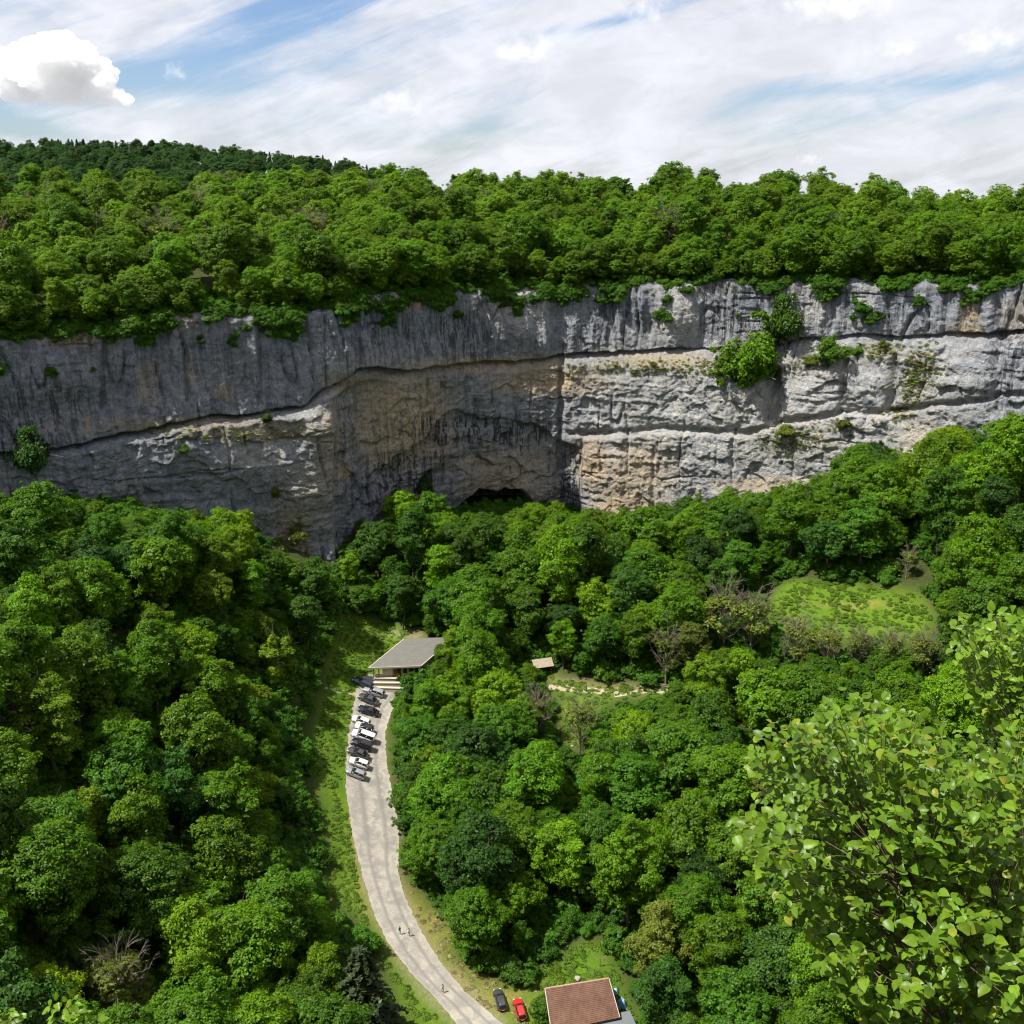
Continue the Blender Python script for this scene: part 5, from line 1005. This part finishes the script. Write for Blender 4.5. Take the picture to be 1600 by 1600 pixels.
# boulders
def boulder(px, py, r, lb, seed, mat=None):
    p = hit(px, py); bm = bmesh.new(); bmesh.ops.create_icosphere(bm, subdivisions=3, radius=r)
    for v in bm.verts:
        n_ = v.co.normalized(); v.co = n_ * r * (1 + .28 * float(NZ.fbm(n_.x * 1.3 + seed, n_.y * 1.3, n_.z * 1.3, o=3))); v.co.z *= .7
    me = bpy.data.meshes.new('boulder'); bm.to_mesh(me); bm.free(); me.materials.append(mat or M_PALEROCK); o = obj('boulder', me, None, (p[0], p[1], p[2] + r * .25), seed); tag(o, lb, 'rock')
M_PALEROCK = flat('pale_rock', (.30, .26, .20), .9, var=.25, scale=2, bump=.6)
boulder(846, 1566, .75, 'pale boulder beside the red car and the dark bush', 1); boulder(903, 1530, .6, 'pale boulder behind the brown roof ridge', 2); boulder(1172, 1118, .9, 'pale tufa boulder at the dirt edge of the stream hollow', 3); boulder(1184, 1126, .8, 'pale tufa block beside the dirt edge boulder', 4); boulder(1198, 1131, 1.0, 'broad pale tufa block in the stream hollow', 5); boulder(1217, 1138, .9, 'pale tufa block beside the broad block in the hollow', 6); boulder(964, 1084, .6, 'white stone at the end of the clearing path', 7); boulder(1035, 1084, .7, 'pale stone below the timber fence', 8); boulder(894, 1166, .35, 'small white stone at the tip of the clearing', 9)
# timber shelter, fence
p = hit(846, 1050); sh = thing('wooden_shelter', 'small timber shelter with a pale gable roof beside the clearing path', 'shelter', p, R(18))
for sx in (-1.9, 1.9):
    for sy in (-1.5, 1.5): MB().box(sx - .1, sx + .1, sy - .1, sy + .1, -.6, 2.3).build('post', M_WOOD, sh)
for s in (-1, 1): MB().hexa([(-2.5, 0, 3.5), (2.5, 0, 3.5), (2.5, s * 2.1, 2.15), (-2.5, s * 2.1, 2.15)], [(-2.5, 0, 3.62), (2.5, 0, 3.62), (2.5, s * 2.1, 2.27), (-2.5, s * 2.1, 2.27)]).build('roof', flat('pale_shingle', (.30, .24, .18), .85, var=.25, scale=3), sh)
MB().box(-1.9, 1.9, 1.4, 1.5, 0, 2.2).build('back_wall', M_WOOD, sh); MB().box(1.8, 1.9, -1.4, 1.4, 0, 2.2).build('side_wall', M_WOOD, sh); MB().box(-1.5, 1.5, .9, 1.3, .4, .48).build('bench', M_WOOD, sh)
fa = [hit(1028 + 8 * k, 1074 + 1.2 * k) for k in range(5)]; fen = thing('timber_fence', 'low timber rail fence behind the end of the clearing path', 'fence', fa[0]); M_RAIL = flat('weathered_rail', (.30, .25, .19), .85, var=.2)
for q in fa: b_ = q - fa[0]; MB().tube([b_ - [0, 0, .4], b_ + [0, 0, 1.15]], .08, 6).build('post', M_RAIL, fen)
for zz in (.55, 1.0): MB().tube([q - fa[0] + [0, -.06, zz] for q in fa], .06, 6).build('rail', M_RAIL, fen)

# ------------------------------------------------------------------ near shrubs at the viewpoint
def near_leaf(name, seed):
    g = np.random.default_rng(seed); w_ = .44 + .06 * g.uniform(-1, 1); cu = g.uniform(.08, .2)
    mid = [(0, 0, 0), (0, .35, -.02), (0, .72, -.05), (0, 1.08, -.16 - cu * .4)]; out_ = [(.30, .02, .06), (w_, .34, cu), (w_ * .74, .72, cu * .6)]
    v = mid + out_ + [(-x, y, z) for x, y, z in out_]; f3 = [(0, 4, 1), (0, 1, 7), (2, 6, 3), (2, 3, 9)]; f4 = [(1, 4, 5, 2), (7, 1, 2, 8)]; f3 += [(2, 5, 6), (2, 9, 8)]
    me = bpy.data.meshes.new(name); me.from_pydata(v, [], f3 + f4); me.materials.append(M_NEARLEAF); me.polygons.foreach_set('use_smooth', np.ones(len(me.polygons), bool)); me.update(); return me
NLEAF = [near_leaf('leaf', 800 + k) for k in range(4)]
def near_shrub(name, label, base, tips, leaf, per, n_single, seed, spread=.28):
    g = np.random.default_rng(seed); sh = thing(name, label, 'shrub', base); q = QB(); LV = []
    hubs = []
    nm = max(3, len(tips) // 50); cent = tips[g.choice(len(tips), nm, replace=False)]
    for c_ in cent:
        a = np.array(base); m1 = a + (c_ - a) * .45 + g.normal(0, .15, 3) + [0, 0, .25]; e = a + (c_ - a) * .86 + g.normal(0, .08, 3); q.tube([a - [0, 0, .3], a + (m1 - a) * .5 + g.normal(0, .06, 3), m1, e], [.018, .014, .010, .006], 6); hubs.append((m1, e))
    for t_ in tips:
        d = [np.linalg.norm(t_ - e) for _, e in hubs]; m1, e = hubs[int(np.argmin(d))]; s0 = g.uniform(.3, 1); st = m1 + (e - m1) * s0; mm = st + (t_ - st) * .55 + g.normal(0, .05, 3) + [0, 0, .04]
        q.tube([st, mm, t_], [.0045, .0035, .002], 4)
        dr = unit(t_ - mm)
        for k in range(per):
            f = 1 - (k / per) ** 1.1 * .85; pos = (mm + (t_ - mm) * f) if f > .25 else (st + (mm - st) * (.5 + f)); sd = unit(np.cross(dr, [0, 0, 1]) + g.normal(0, .15, 3)) * (1 if k % 2 else -1)
            ydir = unit(sd * g.uniform(.6, 1.1) + dr * g.uniform(.1, .8) + [0, 0, -.25] + g.normal(0, .35, 3)); up = unit(np.array([-.35, -.28, 1.0]) + g.normal(0, .42, 3)); xdir = unit(np.cross(ydir, up)); zdir = np.cross(xdir, ydir)
            LV.append((pos + g.normal(0, spread * .12, 3), np.column_stack([xdir, ydir, zdir]), leaf * g.uniform(.6, 1.25), int(g.integers(0, 4))))
    qm = q.mesh('stems', M_STEM); qm.transform(Matrix.Translation(-Vector(base))); obj('stems', qm, sh)
    px_, py_, dp_ = project(np.array([l[0] for l in LV])); size = np.array([l[2] for l in LV]) / dp_; inside = (px_ > 5) & (px_ < 1595) & (py_ < 1590)
    order_ = np.argsort(-(size * inside))
    for i_ in order_[:n_single]:
        pos, M3, s, k = LV[i_]; o = obj('leaf', NLEAF[k], sh); o.matrix_local = Matrix.Translation(Vector(pos - np.array(base))) @ Matrix(M3.tolist()).to_4x4() @ Matrix.Scale(s, 4)
    VV, F3, F4, off = [], [], [], 0
    geo = []
    for me in NLEAF: geo.append((np.array([v.co for v in me.vertices]), np.array([p.vertices[:] for p in me.polygons if len(p.vertices) == 3]), np.array([p.vertices[:] for p in me.polygons if len(p.vertices) == 4])))
    for i_ in order_[n_single:]:
        pos, M3, s, k = LV[i_]; v, f3, f4 = geo[k]; VV.append((v * s) @ M3.T + pos - np.array(base)); F3.append(f3 + off); F4.append(f4 + off); off += len(v)
    if VV: o = obj('foliage', mk_mesh('foliage', np.concatenate(VV), [np.concatenate(F3), np.concatenate(F4)], [M_NEARLEAF], True), sh); o['kind'] = 'stuff'
    return sh
def tips_in(poly, n, dmin, dmax, seed, edge=None):
    g = np.random.default_rng(seed); xs = [p[0] for p in poly]; ys = [p[1] for p in poly]; out_ = []
    while len(out_) < n:
        x, y = g.uniform(min(xs), max(xs)), g.uniform(min(ys), max(ys))
        if not in_poly(np.array([x]), np.array([y]), poly)[0]: continue
        if edge is not None and g.uniform() > edge(x, y): continue
        out_.append(at_depth(x, y, g.uniform(dmin, dmax) - 1.2 * (y - 1000) / 600 * .5))
    return np.array(out_)
def root(px, py, d): p = at_depth(px, py, d); return (p[0], p[1], float(gz(p[0], p[1])) - .05)
dens = lambda x, y: np.clip(.55 + .45 * NZ.fbm(np.array(x / 90.), np.array(y / 90.), o=2), .12, 1) * (1.0 if y < 1380 else .62)
near_shrub('lime_shrub', 'large lime shrub with bright rounded leaves in front of the viewpoint', root(1760, 1880, 8.2), tips_in([(1150, 1300), (1170, 1180), (1195, 1130), (1270, 1120), (1290, 1085), (1345, 1080), (1430, 1112), (1500, 1150), (1620, 1120), (1640, 1620), (1350, 1620), (1285, 1510), (1215, 1420), (1155, 1350)], 760, 6.4, 9.4, 1, dens), .066, 16, 300, 3)
near_shrub('lime_shrub', 'shaded lime shrub filling the gaps behind the larger lime shrub', root(1740, 1880, 9.6), tips_in([(1220, 1330), (1230, 1180), (1340, 1130), (1500, 1140), (1640, 1140), (1640, 1620), (1470, 1620), (1380, 1500), (1290, 1420)], 330, 9.6, 11.0, 11), .056, 15, 120, 13)
near_shrub('lime_shrub', 'upright lime shrub rising past the footpath behind the larger lime shrub', root(1760, 1700, 9.0), tips_in([(1468, 1000), (1478, 968), (1530, 945), (1640, 945), (1640, 1180), (1545, 1125), (1512, 1060), (1492, 1030)], 190, 8.0, 9.6, 2), .064, 14, 200, 4)
near_shrub('sprig_shrub', 'leafy sprig with yellowed leaves at the foot of the viewpoint', root(130, 1690, 8.0), tips_in([(70, 1590), (95, 1558), (135, 1562), (160, 1600)], 9, 7.6, 8.0, 5), .056, 10, 40, 6)
near_shrub('sprig_shrub', 'short leafy sprig beside the yellowed sprig', root(-10, 1690, 8.0), tips_in([(-20, 1600), (-10, 1572), (22, 1578), (22, 1600)], 5, 7.6, 8.0, 7), .056, 8, 20, 8)

# ------------------------------------------------------------------ clouds
def cloud_white():
    m, t, out = new_mat('cumulus'); co = t.node('ShaderNodeTexCoord').outputs['Object']; nz = t.noise(co, .006, 5, .6)
    v = t.node('ShaderNodeVolumePrincipled', inp={'Color': c4(1, 1, 1), 'Density': t.ramp(nz, .36, .56, .004, .030), 'Anisotropy': 0.0}); t.l.new(v.outputs[0], out.inputs['Volume']); return m
def cumulus(puffs, dist, lb, seed):
    c0 = at_depth(puffs[0][0], puffs[0][1], dist); g = np.random.default_rng(seed); VV, FF, off = [], [], 0
    bm = bmesh.new(); bmesh.ops.create_icosphere(bm, subdivisions=5, radius=1); sv = np.array([v.co for v in bm.verts]); sf = np.array([[v.index for v in f.verts] for f in bm.faces]); bm.free(); k = dist / FPX
    for px, py, r in puffs:
        c_ = at_depth(px, py, dist) + [0, g.uniform(-1, 1) * r * k * .8, 0]; o_ = g.uniform(0, 50); n_ = NZ.fbm(sv[:, 0] * 1.6 + o_, sv[:, 1] * 1.6, sv[:, 2] * 1.6, o=5, gain=.55); bil = np.abs(NZ2.fbm(sv[:, 0] * 3 + o_, sv[:, 1] * 3, sv[:, 2] * 3, o=3))
        VV.append(sv * (r * k * (1.12 + .26 * n_ + .30 * (.5 - bil)))[:, None] * [1.15, 1.1, .9] + c_ - c0); FF.append(sf + off); off += len(sv)
    o = obj('cumulus_cloud', mk_mesh('cumulus_cloud', np.concatenate(VV), np.concatenate(FF), [M_CLOUD], True), None, c0); tag(o, lb, 'cloud')
    md = o.modifiers.new('merge', 'REMESH'); md.mode = 'VOXEL'; md.voxel_size = 6.5; return o
M_CLOUD = cloud_white()
cumulus([(85, 110, 40), (40, 120, 34), (10, 105, 26), (-15, 125, 26), (60, 82, 26), (95, 78, 26), (125, 95, 26), (140, 118, 28), (110, 130, 26), (60, 138, 18), (20, 142, 15), (150, 140, 20), (165, 148, 15), (182, 152, 12), (200, 156, 9), (115, 150, 15), (85, 152, 11), (165, 128, 14), (150, 100, 12), (30, 85, 16), (75, 62, 10), (110, 68, 10), (132, 152, 12)], 9000, 'bright white heaped cloud beside a gap of blue sky', 3)
def wisp(px, py, rx, ry, dens_, lb, seed):
    """soft small cloud: a closed lumpy shell filled with thin fog"""
    dist = 8000; k = dist / FPX; c0 = at_depth(px, py, dist); bm = bmesh.new(); bmesh.ops.create_icosphere(bm, subdivisions=4, radius=1); me = bpy.data.meshes.new('wisp_cloud'); bm.to_mesh(me); bm.free(); me.transform(Matrix.Diagonal((rx * k, rx * k * .8, ry * k, 1)))
    m, t, out = new_mat('thin_cloud'); co = t.node('ShaderNodeTexCoord').outputs['Object']; s = t.node('ShaderNodeSeparateXYZ', inp={0: co}); r2 = t.math('ADD', t.math('POWER', t.math('MULTIPLY', s.outputs[0], 1 / (rx * k)), 2.0), t.math('ADD', t.math('POWER', t.math('MULTIPLY', s.outputs[1], 1 / (rx * k * .8)), 2.0), t.math('POWER', t.math('MULTIPLY', s.outputs[2], 1 / (ry * k)), 2.0)))
    nv = t.node('ShaderNodeVectorMath', operation='ADD', inp={0: co, 1: (seed * 371., 0, 0)}).outputs[0]; nz = t.noise(nv, 1.5 / (ry * k), 4, .55); d = t.math('SUBTRACT', nz, t.math('ADD', .34, t.math('MULTIPLY', r2, .36))); d = t.math('MULTIPLY', t.ramp(d, 0, .34), dens_ * .36 / (ry * k))
    v = t.node('ShaderNodeVolumePrincipled', inp={'Color': c4(.97, .97, .98), 'Density': d, 'Anisotropy': 0.2}); t.l.new(v.outputs[0], out.inputs['Volume']); me.materials.append(m); o = obj('wisp_cloud', me, None, c0); tag(o, lb, 'cloud')
for a_ in [(625, 165, 72, 38, 2.0, 'soft white cloud puff low over the plateau skyline', 1), (820, 75, 76, 32, 2.0, 'soft cloud with a bright top above the low white puff', 2), (272, 110, 30, 22, 1.6, 'small wispy cloud beside the bright heaped cloud', 3), (1005, 14, 66, 30, 1.6, 'grey ragged cloud high in the white veil', 4), (1300, 8, 130, 38, 1.8, 'long grey-white cloud bank high in the veil', 5), (1405, 76, 48, 20, 1.6, 'small grey cloud under the long cloud bank', 6), (1545, 64, 80, 32, 1.6, 'ragged grey cloud beside the small grey cloud', 7), (1265, 250, 34, 14, 1.6, 'tiny white cloud just over the plateau trees', 8)]: wisp(*a_)
